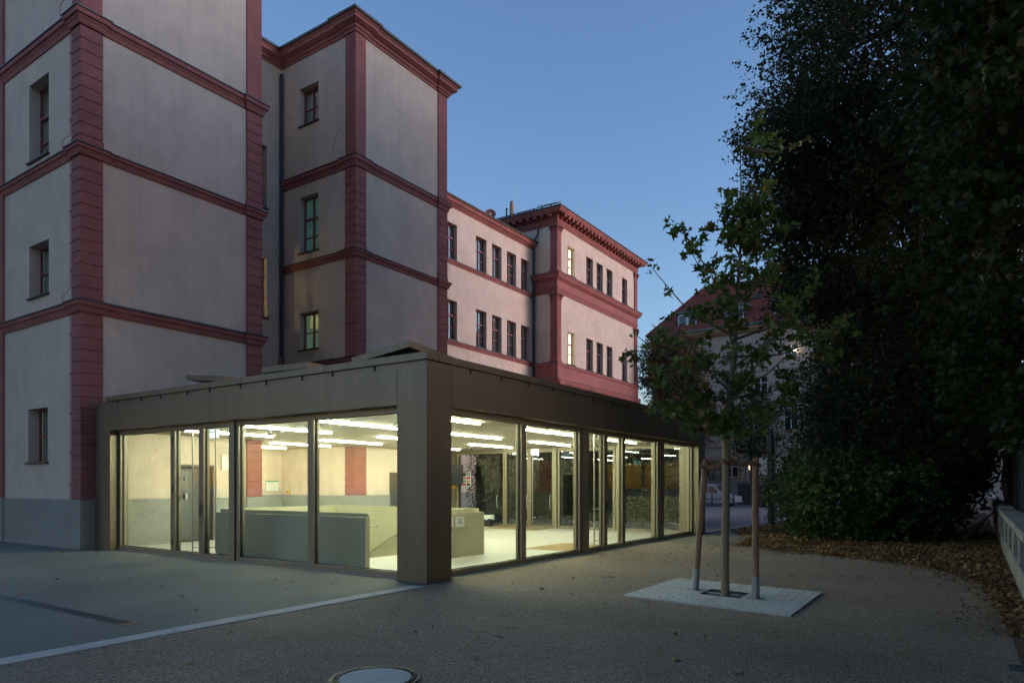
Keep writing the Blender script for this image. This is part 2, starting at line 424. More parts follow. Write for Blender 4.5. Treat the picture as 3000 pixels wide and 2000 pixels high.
def dup_tree(src, parent, shift):
    o = dup(src, parent, shift)
    for ch in list(src.children):
        dup_tree(ch, o, shift)
    return o

# coordinates on a facade: a along it, d into it, z up
def fmap(ax, c, sgn):
    if ax == 'y': return lambda a, d, z: (a, c + sgn * d, z)
    return lambda a, d, z: (c + sgn * d, a, z)
def fbox(mb, fm, a0, a1, d0, d1, z0, z1, ch=0.0):
    p = fm(a0, d0, z0); q = fm(a1, d1, z1)
    return mb.box(p[0], q[0], p[1], q[1], p[2], q[2], ch)

def wall_sheet(fm, a0, a1, z0, z1, openings, depth):
    mb = MB()
    A = sorted({a0, a1} | {x for o in openings for x in o[:2]}); Zs = sorted({z0, z1} | {x for o in openings for x in o[2:]})
    for i in range(len(A) - 1):
        for j in range(len(Zs) - 1):
            ca = (A[i] + A[i + 1]) / 2; cz = (Zs[j] + Zs[j + 1]) / 2
            if any(o[0] < ca < o[1] and o[2] < cz < o[3] for o in openings): continue
            mb.quad(fm(A[i], 0, Zs[j]), fm(A[i + 1], 0, Zs[j]), fm(A[i + 1], 0, Zs[j + 1]), fm(A[i], 0, Zs[j + 1]))
    for o in openings:
        x0, x1, y0, y1 = o
        mb.quad(fm(x0, 0, y0), fm(x0, depth, y0), fm(x0, depth, y1), fm(x0, 0, y1))
        mb.quad(fm(x1, 0, y0), fm(x1, 0, y1), fm(x1, depth, y1), fm(x1, depth, y0))
        mb.quad(fm(x0, 0, y1), fm(x0, depth, y1), fm(x1, depth, y1), fm(x1, 0, y1))
        mb.quad(fm(x0, 0, y0), fm(x1, 0, y0), fm(x1, depth, y0), fm(x0, depth, y0))
    bmv = mb
    return bmv

def text_mesh(txt, size):
    cu = bpy.data.curves.new('lettering', 'FONT'); cu.body = txt; cu.size = size; cu.extrude = 0.001
    cu.align_x = 'CENTER'; cu.align_y = 'CENTER'
    o = bpy.data.objects.new('lettering', cu); COL.objects.link(o)
    me = bpy.data.meshes.new_from_object(o.evaluated_get(bpy.context.evaluated_depsgraph_get()))
    bpy.data.objects.remove(o); bpy.data.curves.remove(cu)
    return me

def put_text(txt, size, parent, material, M, name='lettering'):
    me = text_mesh(txt, size); me.transform(M); me.materials.clear(); me.materials.append(MATS[material])
    V_ = np.array([v.co[:] for v in me.vertices]); org = Vector(((V_[:, 0].min() + V_[:, 0].max()) / 2, (V_[:, 1].min() + V_[:, 1].max()) / 2, V_[:, 2].min()))
    me.transform(Matrix.Translation(-org))
    o = bpy.data.objects.new(name, me); return link(o, parent, org)
# ------------------------------------------------------------------ the ground
rnd = random.Random(7)
PIT = (0.93, 4.33, 3.62, 6.93)          # the stair well inside the glass hall
def sheet(name, rects, holes, z, material, parent=None, **kw):
    mb = MB()
    for x0, x1, y0, y1 in rects:
        hs = [h for h in holes if h[0] < x1 and h[1] > x0 and h[2] < y1 and h[3] > y0]
        X = sorted({x0, x1} | {min(max(q, x0), x1) for h in hs for q in h[:2]}); Y = sorted({y0, y1} | {min(max(q, y0), y1) for h in hs for q in h[2:]})
        for i in range(len(X) - 1):
            for j in range(len(Y) - 1):
                cx = (X[i] + X[i + 1]) / 2; cy = (Y[j] + Y[j + 1]) / 2
                if any(h[0] < cx < h[1] and h[2] < cy < h[3] for h in hs): continue
                mb.quad((X[i], Y[j], z), (X[i + 1], Y[j], z), (X[i + 1], Y[j + 1], z), (X[i], Y[j + 1], z))
    return build(mb, name, material, parent, fix=False, **kw)

sheet('ground', [(-300, 500, -300, 500)], [PIT, (1.15, 1.72, -4.62, -4.2)], 0.0, 'gravel', kind='structure')
# asphalt forecourt left of the glass hall, in slabs with narrow joints
for a, b, c, d in ((-1.93, 0.05, 0.07, 40), (-40, -1.945, 0.07, 40)):
    sheet('forecourt', [(a, b, c, d)], [], 0.004, 'asphalt', kind='structure')
# paved yard and street beyond the hall
sheet('street', [(13.95, 60, 0.05, 13.4), (39.3, 60, 13.4, 80)], [], 0.004, 'street', kind='structure')
sheet('street', [(28.2, 60, -40, 0.05)], [], 0.0045, 'street', kind='structure')
# small cobbles around the far corner of the hall
mb = MB(); mb.poly([(10.1, -0.02, 0.005), (10.3, -2.05, 0.005), (12.4, -1.75, 0.005), (15.6, -0.42, 0.005), (15.6, -0.02, 0.005)])
build(mb, 'cobbled_path', 'cobble', kind='structure', fix=False)
# edging stones, flush, in line with the hall front
edge = bpy.data.objects.new('edging_strip', None); link(edge, None, (-6, -0.09, 0)); edge['kind'] = 'structure'
x = -0.28; first = None
while x > -22:
    L = 1.0
    if first is None:
        first = build(MB().box(x - L + 0.008, x, -0.205, 0.055, -0.1, 0.012, 0.006), 'edging_stone', 'stone_edge', edge)
    else:
        dup(first, edge, (x + 0.28, 0, rnd.uniform(-.002, .002)))
    x -= L
kerb = bpy.data.objects.new('yard_kerb', None); link(kerb, None, (20, 0, 0)); kerb['kind'] = 'structure'
first = build(MB().box(14.1, 15.09, -0.06, 0.05, -0.1, 0.05, 0.01), 'kerb_stone', 'stone_edge', kerb)
for i in range(1, 14): dup(first, kerb, (i, 0, 0))

# bed of bark mulch and fallen leaves under the trees
BED = [(15.7, -0.3), (12.6, -1.8), (10.3, -2.12), (9.1, -3.5), (8.5, -4.95), (7.75, -6.2), (6.6, -7.0), (5.0, -7.5), (2.8, -7.62), (0.4, -7.72), (-4, -7.78), (-4, -7.93), (60, -7.93), (28.2, -0.3)]
mb = MB(); mb.poly([(x, y, 0.008) for x, y in BED]); build(mb, 'mulch_bed', 'soil', kind='structure', fix=False)
def in_poly(x, y, P):
    c = False; j = len(P) - 1
    for i in range(len(P)):
        if (P[i][1] > y) != (P[j][1] > y) and x < (P[j][0] - P[i][0]) * (y - P[i][1]) / (P[j][1] - P[i][1]) + P[i][0]: c = not c
        j = i
    return c
rg = np.random.default_rng(11)
def chips(pts, smin, smax, lift, name, material, tilt=0.5, **kw):
    n = len(pts); pts = np.array(pts)
    s = rg.uniform(smin, smax, n); a = rg.uniform(0, 2 * np.pi, n); asp = rg.uniform(.35, .8, n)
    ex = np.stack([np.cos(a), np.sin(a), rg.normal(0, tilt, n)], 1) * s[:, None]
    ey = np.stack([-np.sin(a), np.cos(a), rg.normal(0, tilt, n)], 1) * (s * asp)[:, None]
    P = np.stack([pts[:, 0], pts[:, 1], lift + np.abs(rg.normal(0, .008, n)) + s * tilt * .6], 1)
    bend = np.zeros((n, 3)); bend[:, 2] = s * rg.uniform(-.1, .35, n)
    q = np.stack([P - ex, P - ey * .9 + bend, P + ex * .9, P + ey + bend], 1)
    q[:, :, 2] = np.maximum(q[:, :, 2], lift)
    return npbuild(name, q, 4, material, **kw)
pts = []
while len(pts) < 26000:
    x = rg.uniform(0.5, 19) if rg.random() < .8 else rg.uniform(0, 30); y = rg.uniform(-7.93, -0.3)
    if in_poly(x, y, BED): pts.append((x, y))
chips(pts, .018, .055, .010, 'mulch_litter', 'leaf_fallen', kind='stuff', label='brown bark chips and dead leaves covering the tree bed')
# stray litter thinning out over the gravel next to the bed and the hall front
pts = []
while len(pts) < 2300:
    x = rg.uniform(-8, 14); y = rg.uniform(-7.9, -0.1)
    dx = max(0, (8.6 - abs(y + 4.5) * .6) - x)
    p = .05 + .9 * math.exp(-dx / .9) + (.5 * math.exp(-(-y) / .35) if x > 0.8 else 0) + .7 * math.exp(-(y + 7.8) / .5)
    if rg.random() < p and not (0.3 < x < 2.9 and -5.6 < y < -3.1) and not (x > 8 and in_poly(x, y, BED)): pts.append((x, y))
chips(pts, .010, .030, .003, 'gravel_litter', 'leaf_fallen', tilt=.25, kind='stuff', label='scattered bits of leaves and bark on the gravel')

# the bed has no kerb here: its litter frays out over the gravel
pts = []
for _ in range(5200):
    k = rg.integers(1, 9); a, b = BED[k], BED[k + 1]; t = rg.random()
    off = abs(rg.normal(0, .28)) * (-1 if rg.random() < .75 else 1) + .06
    d = np.array([b[0] - a[0], b[1] - a[1]]); nn = np.array([d[1], -d[0]]) / np.linalg.norm(d)
    q = np.array(a) + d * t + nn * -off * (-1)
    pts.append((q[0], q[1]))
chips(pts, .012, .045, .009, 'bed_edge_litter', 'leaf_fallen', tilt=.3, kind='stuff', label='loose leaves fraying out from the mulch bed onto the gravel')
# ------------------------------------------------------------------ the old school
school = empty('school_building', (7, 12, 0), 'old school with cream plaster walls, red quoins and moulded cornices behind the glass hall', 'building')
G = 0.06
def red_sweep(path, prof, top_z, out_o, name='cornice', flash=True):
    o = build(MB().sweep(path, prof), name, 'red_stone', school)
    if flash:
        build(MB().sweep(path, [(0, top_z - .02), (out_o + .03, top_z - .045), (out_o + .03, top_z - .02), (0, top_z + .045)]), 'flashing', 'flashing', o)
    return o
def band_prof(zb, zt, out):
    h = zt - zb
    return [(0, zb), (.03, zb), (.05, zb + h * .16), (.05, zb + h * .26), (out * .62, zb + h * .42), (out * .68, zb + h * .50), (out, zb + h * .54), (out, zt - .02), (0, zt - .005)]

def window(fm, a0, a1, z0, z1, depth=0.24, cols=2, rows=(0.36, 0.66), back='curtain', thick=0.045, sill=True, frame='window_red', parent=None, bar=0.03):
    """casement: frame with mullion, transom and bars, separate panes, sill, curtain behind"""
    parent = parent or school
    mb = MB(); H = z1 - z0; d0, d1 = depth, depth + .07
    fbox(mb, fm, a0, a0 + thick, d0, d1, z0, z1); fbox(mb, fm, a1 - thick, a1, d0, d1, z0, z1)
    fbox(mb, fm, a0 + thick, a1 - thick, d0, d1, z1 - thick, z1); fbox(mb, fm, a0 + thick, a1 - thick, d0, d1, z0, z0 + thick)
    zs = [z0 + thick]; cuts = sorted([z1 - r * H for r in rows])
    xs = [a0 + thick]
    for k in range(1, cols):
        c = a0 + (a1 - a0) * k / cols; fbox(mb, fm, c - .022, c + .022, d0 - .012, d1 + .002, z0 + thick, z1 - thick); xs += [c - .022, c + .022]
    xs.append(a1 - thick)
    for k, c in enumerate(cuts):
        t = .034 if (k == len(cuts) - 1 and len(cuts) > 1) else bar * .6
        fbox(mb, fm, a0 + thick, a1 - thick, d0 - (.02 if t > .03 else -.004), d1 + .004, c - t, c + t); zs += [c - t, c + t]
    zs.append(z1 - thick)
    w = build(mb, 'window', frame, parent)
    for i in range(0, len(xs), 2):
        for j in range(0, len(zs), 2):
            m = MB(); fbox(m, fm, xs[i] - .004, xs[i + 1] + .004, d0 + .028, d0 + .034, zs[j] - .004, zs[j + 1] + .004)
            build(m, 'pane', 'glass_window', w)
    if sill:
        m = MB(); fbox(m, fm, a0 - .05, a1 + .05, -.07, depth + .02, z0 - .035, z0 + .004)
        build(m, 'sill', 'sill_metal', w)
    if back:
        m = MB(); n = 14; d = d1 + .03
        cols_ = [(a0 - .02 + (a1 - a0 + .04) * k / n, d + .025 * (k % 2)) for k in range(n + 1)]
        for (p, dp), (q, dq) in zip(cols_, cols_[1:]):
            m.quad(fm(p, dp, z0 - .05), fm(q, dq, z0 - .05), fm(q, dq, z1 + .05), fm(p, dp, z1 + .05))
        build(m, 'curtain', back, w, fix=False)
    return w

# heights of the string courses of the two stair towers
CO = [(5.92, 6.23, .11), (9.83, 10.11, .11), (13.06, 13.43, .14)]
TOPZ = 18.30
fT1L = fmap('x', -0.25, 1); fT1F = fmap('y', 11.07, 1); fT1S = fmap('x', 4.89, -1); fREC = fmap('y', 15.17, 1)
fT2L = fmap('x', 8.88, 1); fT2F = fmap('y', 11.05, 1); fT2S = fmap('x', 13.94, -1); fWIN = fmap('y', 15.17, 1)
fENL = fmap('x', 27.44, 1); fENF = fmap('y', 13.51, 1); fENS = fmap('x', 39.15, -1)

t1_win = [(12.87, 14.04, 10.36, 12.49), (12.87, 14.04, 6.67, 8.10), (12.93, 14.11, 2.22, 3.67), (12.87, 14.04, 15.3, 17.2)]
t2_win = [(13.04, 14.10, 15.30, 16.76), (13.04, 14.10, 10.45, 12.60), (13.04, 14.10, 6.76, 8.18)]
rec_win = [(5.6, 8.20, 8.02, 10.34), (5.6, 8.2, 12.2, 14.6)]
wx = [(19.0, 19.9), (21.55, 22.53), (23.05, 24.0), (24.55, 25.51), (26.04, 27.0)]
wing_win = [(a, b, z0, z1) for a, b in wx for z0, z1 in ((13.33, 15.22), (9.17, 11.22))]
ex = [(28.76, 29.72), (31.22, 32.17), (32.68, 33.63), (34.19, 35.12), (36.66, 37.55)]
end_win = [(a, b, z0, z1) for a, b in ex for z0, z1 in ((14.64, 16.44), (9.11, 11.15))]
LIFT = (2.31, 3.28, 0.0, 2.14); DOOR2 = (10.59, 12.0, 0.0, 2.1)

build(wall_sheet(fT1L, 11.09, 16.5, 0, TOPZ + .2, t1_win, .30), 'wall', 'stucco', school, fix=False)
build(wall_sheet(fT1F, -.25, 4.89, 0, TOPZ + .2, [LIFT], .42), 'wall', 'stucco', school, fix=False)
build(wall_sheet(fT1S, 11.07, 15.17, 0, TOPZ + .2, [], .3), 'wall', 'stucco', school, fix=False)
build(wall_sheet(fREC, 4.89, 8.88, 0, TOPZ, rec_win, .30), 'wall', 'stucco', school, fix=False)
build(wall_sheet(fT2L, 11.05, 15.17, 0, TOPZ, t2_win, .28), 'wall', 'stucco', school, fix=False)
build(wall_sheet(fT2F, 8.88, 13.94, 0, TOPZ, [DOOR2], .3), 'wall', 'stucco', school, fix=False)
build(wall_sheet(fT2S, 11.05, 15.17, 0, TOPZ, [], .3), 'wall', 'stucco', school, fix=False)
build(wall_sheet(fWIN, 13.94, 27.44, 0, 16.3, wing_win, .28), 'wall', 'stucco', school, fix=False)
build(wall_sheet(fENL, 13.51, 26, 0, 18.1, [], .28), 'wall', 'stucco', school, fix=False)
build(wall_sheet(fENF, 27.44, 39.15, 0, 18.1, end_win, .28), 'wall', 'stucco', school, fix=False)
build(wall_sheet(fENS, 13.51, 26, 0, 18.1, [], .28), 'wall', 'stucco', school, fix=False)

for o in t1_win: window(fT1L, *o, depth=.26, rows=(0.40, .72) if o[3] - o[2] > 1.8 else (.5,))
for o in t2_win:
    big = o[3] - o[2] > 1.8
    window(fT2L, *o, depth=.22, rows=(.38, .70) if big else (.52,), back={15.30: 'curtain', 10.45: 'window_green', 6.76: 'window_lime'}[o[2]])
for o in wing_win: window(fWIN, *o, depth=.22)
for o in end_win: window(fENF, *o, depth=.22, back='window_warm' if o[0] < 29 else 'curtain')
# the lit stair window in the recess throws its light on the tower beside it
window(fREC, *rec_win[0], depth=.24, cols=4, rows=(.33, .66), back=None, thick=.07)
window(fREC, *rec_win[1], depth=.24, cols=4, rows=(.33, .66))
room = build(MB().box(4.95, 8.85, 15.174, 19.0, 7.6, 11.0), 'stair_room', 'stucco', school)
# open the side of that room towards its window
bm = bmesh.new(); bm.from_mesh(room.data)
bmesh.ops.delete(bm, geom=[f for f in bm.faces if abs(f.normal.y + 1) < .1 or f.normal.y < -.9], context='FACES'); bm.to_mesh(room.data); bm.free()
build(MB().lathe(6.2, 17.4, [(.02, 9.52), (.09, 9.50), (.11, 9.42), (.09, 9.33), (.02, 9.31)], 12), 'stair_lamp', 'window_lamp', school)

# plinths (they run on inside the glass hall)
PL = [(0, 0), (.035, 0), (.035, 1.23), (.015, 1.25), (0, 1.25)]
build(MB().sweep([(-.25, 16.5), (-.25, 11.07), (2.31, 11.07)], PL), 'plinth', 'plinth', school)
build(MB().sweep([(3.28, 11.07), (4.89, 11.07), (4.89, 15.17), (8.88, 15.17), (8.88, 11.05), (10.59, 11.05)], PL), 'plinth', 'plinth', school)
build(MB().sweep([(12.0, 11.05), (13.94, 11.05), (13.94, 15.17)], PL), 'plinth', 'plinth', school)
for x0, x1, y0, y1 in ((-.33, .254, 10.99, 11.51), (4.39, 4.97, 10.99, 11.6), (8.80, 9.37, 10.97, 11.57), (13.39, 14.02, 10.97, 11.6), (-.33, -.1, 15.6, 16.1)):
    build(MB().box(x0, x1, y0, y1, 0, 1.245, .01), 'quoin_plinth', 'plinth', school)

# quoins: one block to a course, grooves between
def quoin(x0, x1, y0, y1, zones, plain):
    core = build(MB().box(x0 + .02, x1 - .02, y0 + .02, y1 - .02, 1.25, TOPZ - .45), 'quoin_core', 'red_stone', school)
    first = {}
    for za, zb in zones:
        n = round((zb - za) / .293); h = (zb - za) / n
        for k in range(n):
            key = round(h, 4)
            if key not in first:
                first[key] = (build(MB().box(x0, x1, y0, y1, za + k * h + .009, za + (k + 1) * h - .009, .009), 'quoin_block', 'red_stone', school), za + k * h)
            else:
                s, zz = first[key]; dup(s, school, (0, 0, za + k * h - zz))
    build(MB().box(x0 + .012, x1 - .012, y0 + .012, y1 - .012, plain[0], plain[1], .006), 'corner_pilaster', 'red_stone', school)
ZN = [(1.72, 5.88), (6.24, 9.79), (10.33, 13.02)]
for q in ((-.31, .234, 11.01, 11.49), (4.41, 4.95, 11.01, 11.6), (8.82, 9.35, 10.99, 11.55), (13.41, 14.0, 10.99, 11.6)):
    quoin(*q, ZN, (13.43, TOPZ - .42))
    build(MB().box(q[0], q[1], q[2], q[3], 1.255, 1.705, .009), 'quoin_block', 'red_stone', school)
    build(MB().box(q[0] - .012, q[1] + .012, q[2] - .012, q[3] + .01, 10.11, 10.31, .008), 'quoin_foot', 'red_stone', school)
build(MB().box(-.31, -.2, 15.62, 16.1, 1.25, TOPZ), 'corner_pilaster', 'red_stone', school)

# string courses, breaking forward around the quoins
p1 = [(-.25, 16.5), (-.25, 11.49), (-.31, 11.49), (-.31, 11.01), (.234, 11.01), (.234, 11.07), (4.41, 11.07), (4.41, 11.01), (4.95, 11.01), (4.95, 11.6), (4.89, 11.6), (4.89, 15.1)]
p2 = [(8.88, 15.1), (8.88, 11.55), (8.82, 11.55), (8.82, 10.99), (9.35, 10.99), (9.35, 11.05), (13.41, 11.05), (13.41, 10.99), (14.0, 10.99), (14.0, 11.6), (13.94, 11.6), (13.94, 15.1)]
for p in (p1, p2):
    for zb, zt, o in CO: red_sweep(p, band_prof(zb, zt, o), zt, o)
# eaves of the towers
EV = [(0, 17.86), (.04, 17.86), (.06, 17.93), (.12, 17.97), (.12, 18.04), (.20, 18.08), (.30, 18.14), (.30, 18.24), (.34, 18.28), (.37, 18.34), (0, 18.34)]
e2 = [(4.89, 15.17), (8.88, 15.17), (8.88, 11.55), (8.82, 11.55), (8.82, 10.99), (9.35, 10.99), (9.35, 11.05), (13.41, 11.05), (13.41, 10.99), (14.0, 10.99), (14.0, 11.6), (13.94, 11.6), (13.94, 20)]
e1 = [(-.25, 16.5), (-.25, 11.49), (-.31, 11.49), (-.31, 11.01), (.234, 11.01), (.234, 11.07), (4.41, 11.07), (4.41, 11.01), (4.95, 11.01), (4.95, 11.6), (4.89, 11.6), (4.89, 15.1)]
for e in (e1, e2):
    o = build(MB().sweep(e, EV), 'eaves_cornice', 'red_stone', school)
    build(MB().sweep(e, [(.06, 18.345), (.42, 18.33), (.44, 18.40), (.06, 18.43)]), 'gutter', 'flashing', o)
roof = build(MB().box(-.2, 4.9, 11.1, 30, 18.35, 18.48).box(4.9, 8.9, 15.2, 30, 18.35, 18.48).box(8.9, 13.9, 11.1, 30, 18.35, 18.48), 'roof', 'roof_tile', school)
# grass-thin wires left hanging by the ledge
build(MB().tube([(8.70, 12.1, 13.62), (8.6, 11.85, 14.1), (8.62, 11.62, 14.45), (8.62, 11.45, 14.4)], .006, 5), 'wire', 'pipe_dark', school)

# wing eaves, ledges and roof
WE = [(0, 16.04), (.04, 16.04), (.06, 16.10), (.13, 16.13), (.13, 16.18), (.24, 16.24), (.26, 16.34), (.31, 16.39), (.31, 16.43), (0, 16.43)]
o = build(MB().sweep([(13.94, 15.17), (27.44, 15.17)], WE), 'eaves_cornice', 'red_stone', school)
build(MB().sweep([(13.94, 15.17), (27.5, 15.17)], [(.05, 16.435), (.37, 16.42), (.39, 16.48), (.05, 16.51)]), 'gutter', 'flashing', o)
build(MB().extrude([(13.94, 15.0, 16.44), (13.94, 21, 18.6), (13.94, 27, 16.44)], (13.5, 0, 0)), 'roof', 'roof_tile', school)
for zb, zt in ((13.07, 13.30), (8.88, 9.12)):
    red_sweep([(13.94, 15.17), (27.44, 15.17)], band_prof(zb, zt, .12), zt, .12)
build(MB().sweep([(13.94, 15.17), (27.44, 15.17)], PL), 'plinth', 'plinth', school)

# end pavilion: bands, pilasters with leaf capitals, bracketed main cornice
endp = [(27.44, 26), (27.44, 13.51), (39.15, 13.51), (39.15, 26)]
UB = [(0, 13.22), (.05, 13.22), (.05, 13.33), (.08, 13.34), (.08, 13.44), (.12, 13.47), (.08, 13.50), (.07, 13.95), (.12, 14.0), (.20, 14.06), (.29, 14.15), (.29, 14.25), (.34, 14.29), (.36, 14.38), (0, 14.40)]
red_sweep(endp, UB, 14.41, .35, 'storey_band')
LB = [(0, 7.68), (.12, 7.68), (.22, 7.80), (.26, 7.86), (.26, 7.98), (.10, 8.06), (.09, 8.80), (.16, 8.86), (.18, 8.98), (0, 9.02)]
red_sweep(endp, LB, 9.03, .17, 'storey_band')
build(MB().sweep(endp, [(0, 8.02), (.30, 7.97), (.30, 7.995), (0, 8.06)]), 'flashing', 'flashing', school)
EB = [(0, 17.32), (.06, 17.32), (.06, 17.40), (.10, 17.41), (.10, 17.49), (.15, 17.52), (.10, 17.55), (.08, 17.70), (.13, 17.73), (.13, 17.90), (.52, 17.91), (.54, 17.98), (.58, 18.01), (.62, 18.10), (.62, 18.13), (0, 18.13)]
ec = build(MB().sweep(endp, EB), 'main_cornice', 'red_stone', school)
build(MB().sweep(endp, [(.2, 18.135), (.66, 18.125), (.68, 18.19), (.2, 18.20)]), 'gutter', 'flashing', ec)
def bracket_prof(base, horiz, w):
    # scroll bracket under the soffit: deep at the wall, thin at the tip
    p = [(0.13, 17.68), (0.20, 17.69), (0.27, 17.74), (0.38, 17.77), (0.45, 17.76), (0.48, 17.80), (0.48, 17.908), (0.13, 17.908)]
    return p
br = None
for k in range(24):
    a = 27.62 + k * .492
    if br is None:
        pts = [(a, 13.51 - o, z) for o, z in bracket_prof(0, 0, 0)]
        br = build(MB().extrude(pts, (.22, 0, 0)), 'cornice_bracket', 'red_stone', school)
    else: dup(br, school, (k * .492, 0, 0))
br = None
for k in range(14):
    a = 13.7 + k * .50
    if br is None:
        pts = [(27.44 - o, a, z) for o, z in bracket_prof(0, 0, 0)]
        br = build(MB().extrude(pts, (0, .22, 0)), 'cornice_bracket', 'red_stone', school)
    else: dup(br, school, (0, k * .5, 0))
def pilaster(x0, x1, y0, y1, zb, zt):
    m = MB(); m.box(x0 - .05, x1 + .05, y0 - .05, y1 + .05, zb, zb + .12).box(x0 - .03, x1 + .03, y0 - .03, y1 + .03, zb + .12, zb + .22, .02)
    m.box(x0, x1, y0, y1, zb + .22, zt - .52)
    for k in range(3):          # shallow flutes between raised fillets
        a = x0 + .07 + k * .13; m.box(a, a + .06, y0 - .014, y0 + .01, zb + .4, zt - .62)
        b = y0 + .07 + k * .13; m.box(x0 - .014, x0 + .01, b, b + .06, zb + .4, zt - .62)
    p = build(m, 'pilaster', 'red_stone', school)
    c = MB(); c.box(x0 - .02, x1 + .02, y0 - .02, y1 + .02, zt - .53, zt - .48)
    cx0, cx1, cy0, cy1 = x0, x1, y0, y1
    def leaf(px, py, nx, ny, z, w, h, out):
        t = Vector((-ny, nx, 0)); n = Vector((nx, ny, 0)); b = Vector((px, py, z))
        pts = [b - t * w * .5, b + t * w * .5, b + t * w * .6 + n * out * .3 + Vector((0, 0, h * .55)), b + n * out + Vector((0, 0, h)), b - t * w * .6 + n * out * .3 + Vector((0, 0, h * .55))]
        c.poly(pts); c.poly([pts[2], pts[3], pts[3] + Vector((0, 0, -.05)) + n * .02])
        c.poly([pts[3], pts[4], pts[3] + Vector((0, 0, -.05)) + n * .02])
    for row, (zz, out, hh) in enumerate(((zt - .48, .06, .2), (zt - .34, .09, .2))):
        for k in range(4):
            f = (k + .5 + (.0 if row == 0 else .0)) / 4
            leaf(cx0 + (cx1 - cx0) * f, cy0 - .005, 0, -1, zz, .12, hh, out * 1.5); leaf(cx0 - .005, cy0 + (cy1 - cy0) * f, -1, 0, zz, .12, hh, out * 1.5); leaf(cx1, cy0 + (cy1 - cy0) * f, 1, 0, zz, .11, hh, out)
    c.box(x0, x1, y0, y1, zt - .48, zt - .1)
    for sx, sy in ((x0 - .05, y0 - .05), (x1 + .05, y0 - .05), (x0 - .05, y1)):
        c.lathe(sx, sy, [(.03, zt - .22), (.075, zt - .19), (.085, zt - .14), (.06, zt - .09)], 8)
    c.box(x0 - .09, x1 + .09, y0 - .09, y1 + .06, zt - .09, zt - .01, .02)
    build(c, 'capital', 'red_stone', p)
for x0, x1 in ((27.37, 27.86), (38.73, 39.22)):
    pilaster(x0, x1, 13.44, 13.93, 9.02, 13.22); pilaster(x0, x1, 13.44, 13.93, 14.41, 17.32)
    build(MB().box(x0 - .04, x1 + .04, 13.38, 13.95, 8.06, 9.015, .02).box(x0 - .06, x1 + .06, 13.2, 13.95, 7.64, 8.03, .03).box(x0, x1, 13.44, 13.93, 0, 7.66), 'pilaster_base', 'red_stone', school)
build(MB().sweep(endp, PL), 'plinth', 'plinth', school)
# hipped roof
z0, z1 = 18.18, 20.9
A = [(26.8, 12.87), (39.8, 12.87), (39.8, 26.5), (26.8, 26.5)]; B = [(32.4, 18.8), (34.2, 18.8), (34.2, 20.3), (32.4, 20.3)]
m = MB()
for k in range(4):
    j = (k + 1) % 4; m.quad((*A[k], z0), (*A[j], z0), (*B[j], z1), (*B[k], z1))
m.poly([(*p, z1) for p in B]); m.poly([(*p, z0) for p in A][::-1])
hip = build(m, 'roof', 'roof_tile', school)
# snow guards on the roof edge
def hipz(d): return z0 + (z1 - z0) * max(0, d - .2) / 5.6
for d, off in ((.7, .06), (1.1, .06), (1.5, .06)):
    build(MB().tube([(26.6 + d, 13.6, hipz(d) + .10), (26.6 + d, 20, hipz(d) + .10)], .022, 6), 'snow_rail', 'pipe_dark', hip)
m = MB()
for y in np.arange(13.8, 20, .6):
    m.box(27.2, 28.2, y, y + .03, hipz(.75), hipz(.75) + .04)
    for d in (.7, 1.1, 1.5): m.box(26.58 + d, 26.62 + d, y, y + .03, hipz(d) - .02, hipz(d) + .12)
build(m, 'snow_guard_bracket', 'pipe_dark', hip)
build(MB().tube([(28.3, 13.9, 19.02), (28.3, 15.4, 19.10)], .02, 6).tube([(28.3, 14.1, 19.03), (28.3, 14.1, 18.6)], .015, 5).tube([(28.3, 15.1, 19.08), (28.3, 15.1, 18.7)], .015, 5), 'roof_rail', 'pipe_dark', hip)
# flues and rods
build(MB().lathe(28.5, 17.5, [(.15, 18.6), (.14, 19.45), (.11, 19.72), (.14, 19.74), (.14, 19.78), (.08, 19.82), (.12, 19.90), (.11, 19.95), (.03, 20.0)], 12), 'chimney', 'house_trim', hip)
build(MB().lathe(27.92, 17.5, [(.06, 18.4), (.06, 19.25), (.075, 19.26), (.075, 19.32)], 10), 'vent_pipe', 'pipe_dark', hip)
build(MB().tube([(29.06, 17.5, 18.8), (29.06, 17.5, 21.2)], [.016, .008], 6), 'lightning_rod', 'white_paint', hip)
build(MB().tube([(23.1, 16.2, 16.6), (23.1, 16.2, 18.15)], [.014, .008], 6), 'lightning_rod', 'white_paint', school)

# rainwater pipes
def pipe(pts, r, material, collars):
    p = build(MB().tube(pts, r, 10), 'downpipe', material, school, smooth=True)
    for z in collars:
        build(MB().lathe(pts[0][0] if z > pts[-1][2] and len(pts) < 3 else pts[-1][0], pts[-1][1], [(r + .004, z), (r + .018, z + .01), (r + .018, z + .06), (r + .004, z + .07)], 10), 'pipe_collar', material, p)
pipe([(8.78, 15.06, 17.6), (8.78, 15.06, 6.6)], .065, 'pipe_dark', (16.6, 14.4, 12.2, 10.0, 8.2))
pipe([(8.78, 15.06, 6.6), (8.78, 15.06, 3.8)], .07, 'pipe_red', (6.4,))
pipe([(27.30, 15.05, 16.08), (27.30, 15.05, 3.8)], .06, 'pipe_dark', (14.6, 13.0, 11.4, 9.6, 8.0))
pipe([(27.25, 14.75, 17.6), (27.25, 14.75, 17.3)], .06, 'pipe_red', ())
pipe([(27.28, 14.75, 17.3), (27.28, 14.76, 16.95), (27.28, 14.86, 16.72), (27.28, 15.05, 16.62), (27.28, 15.15, 16.5)], .055, 'pipe_dark', ())
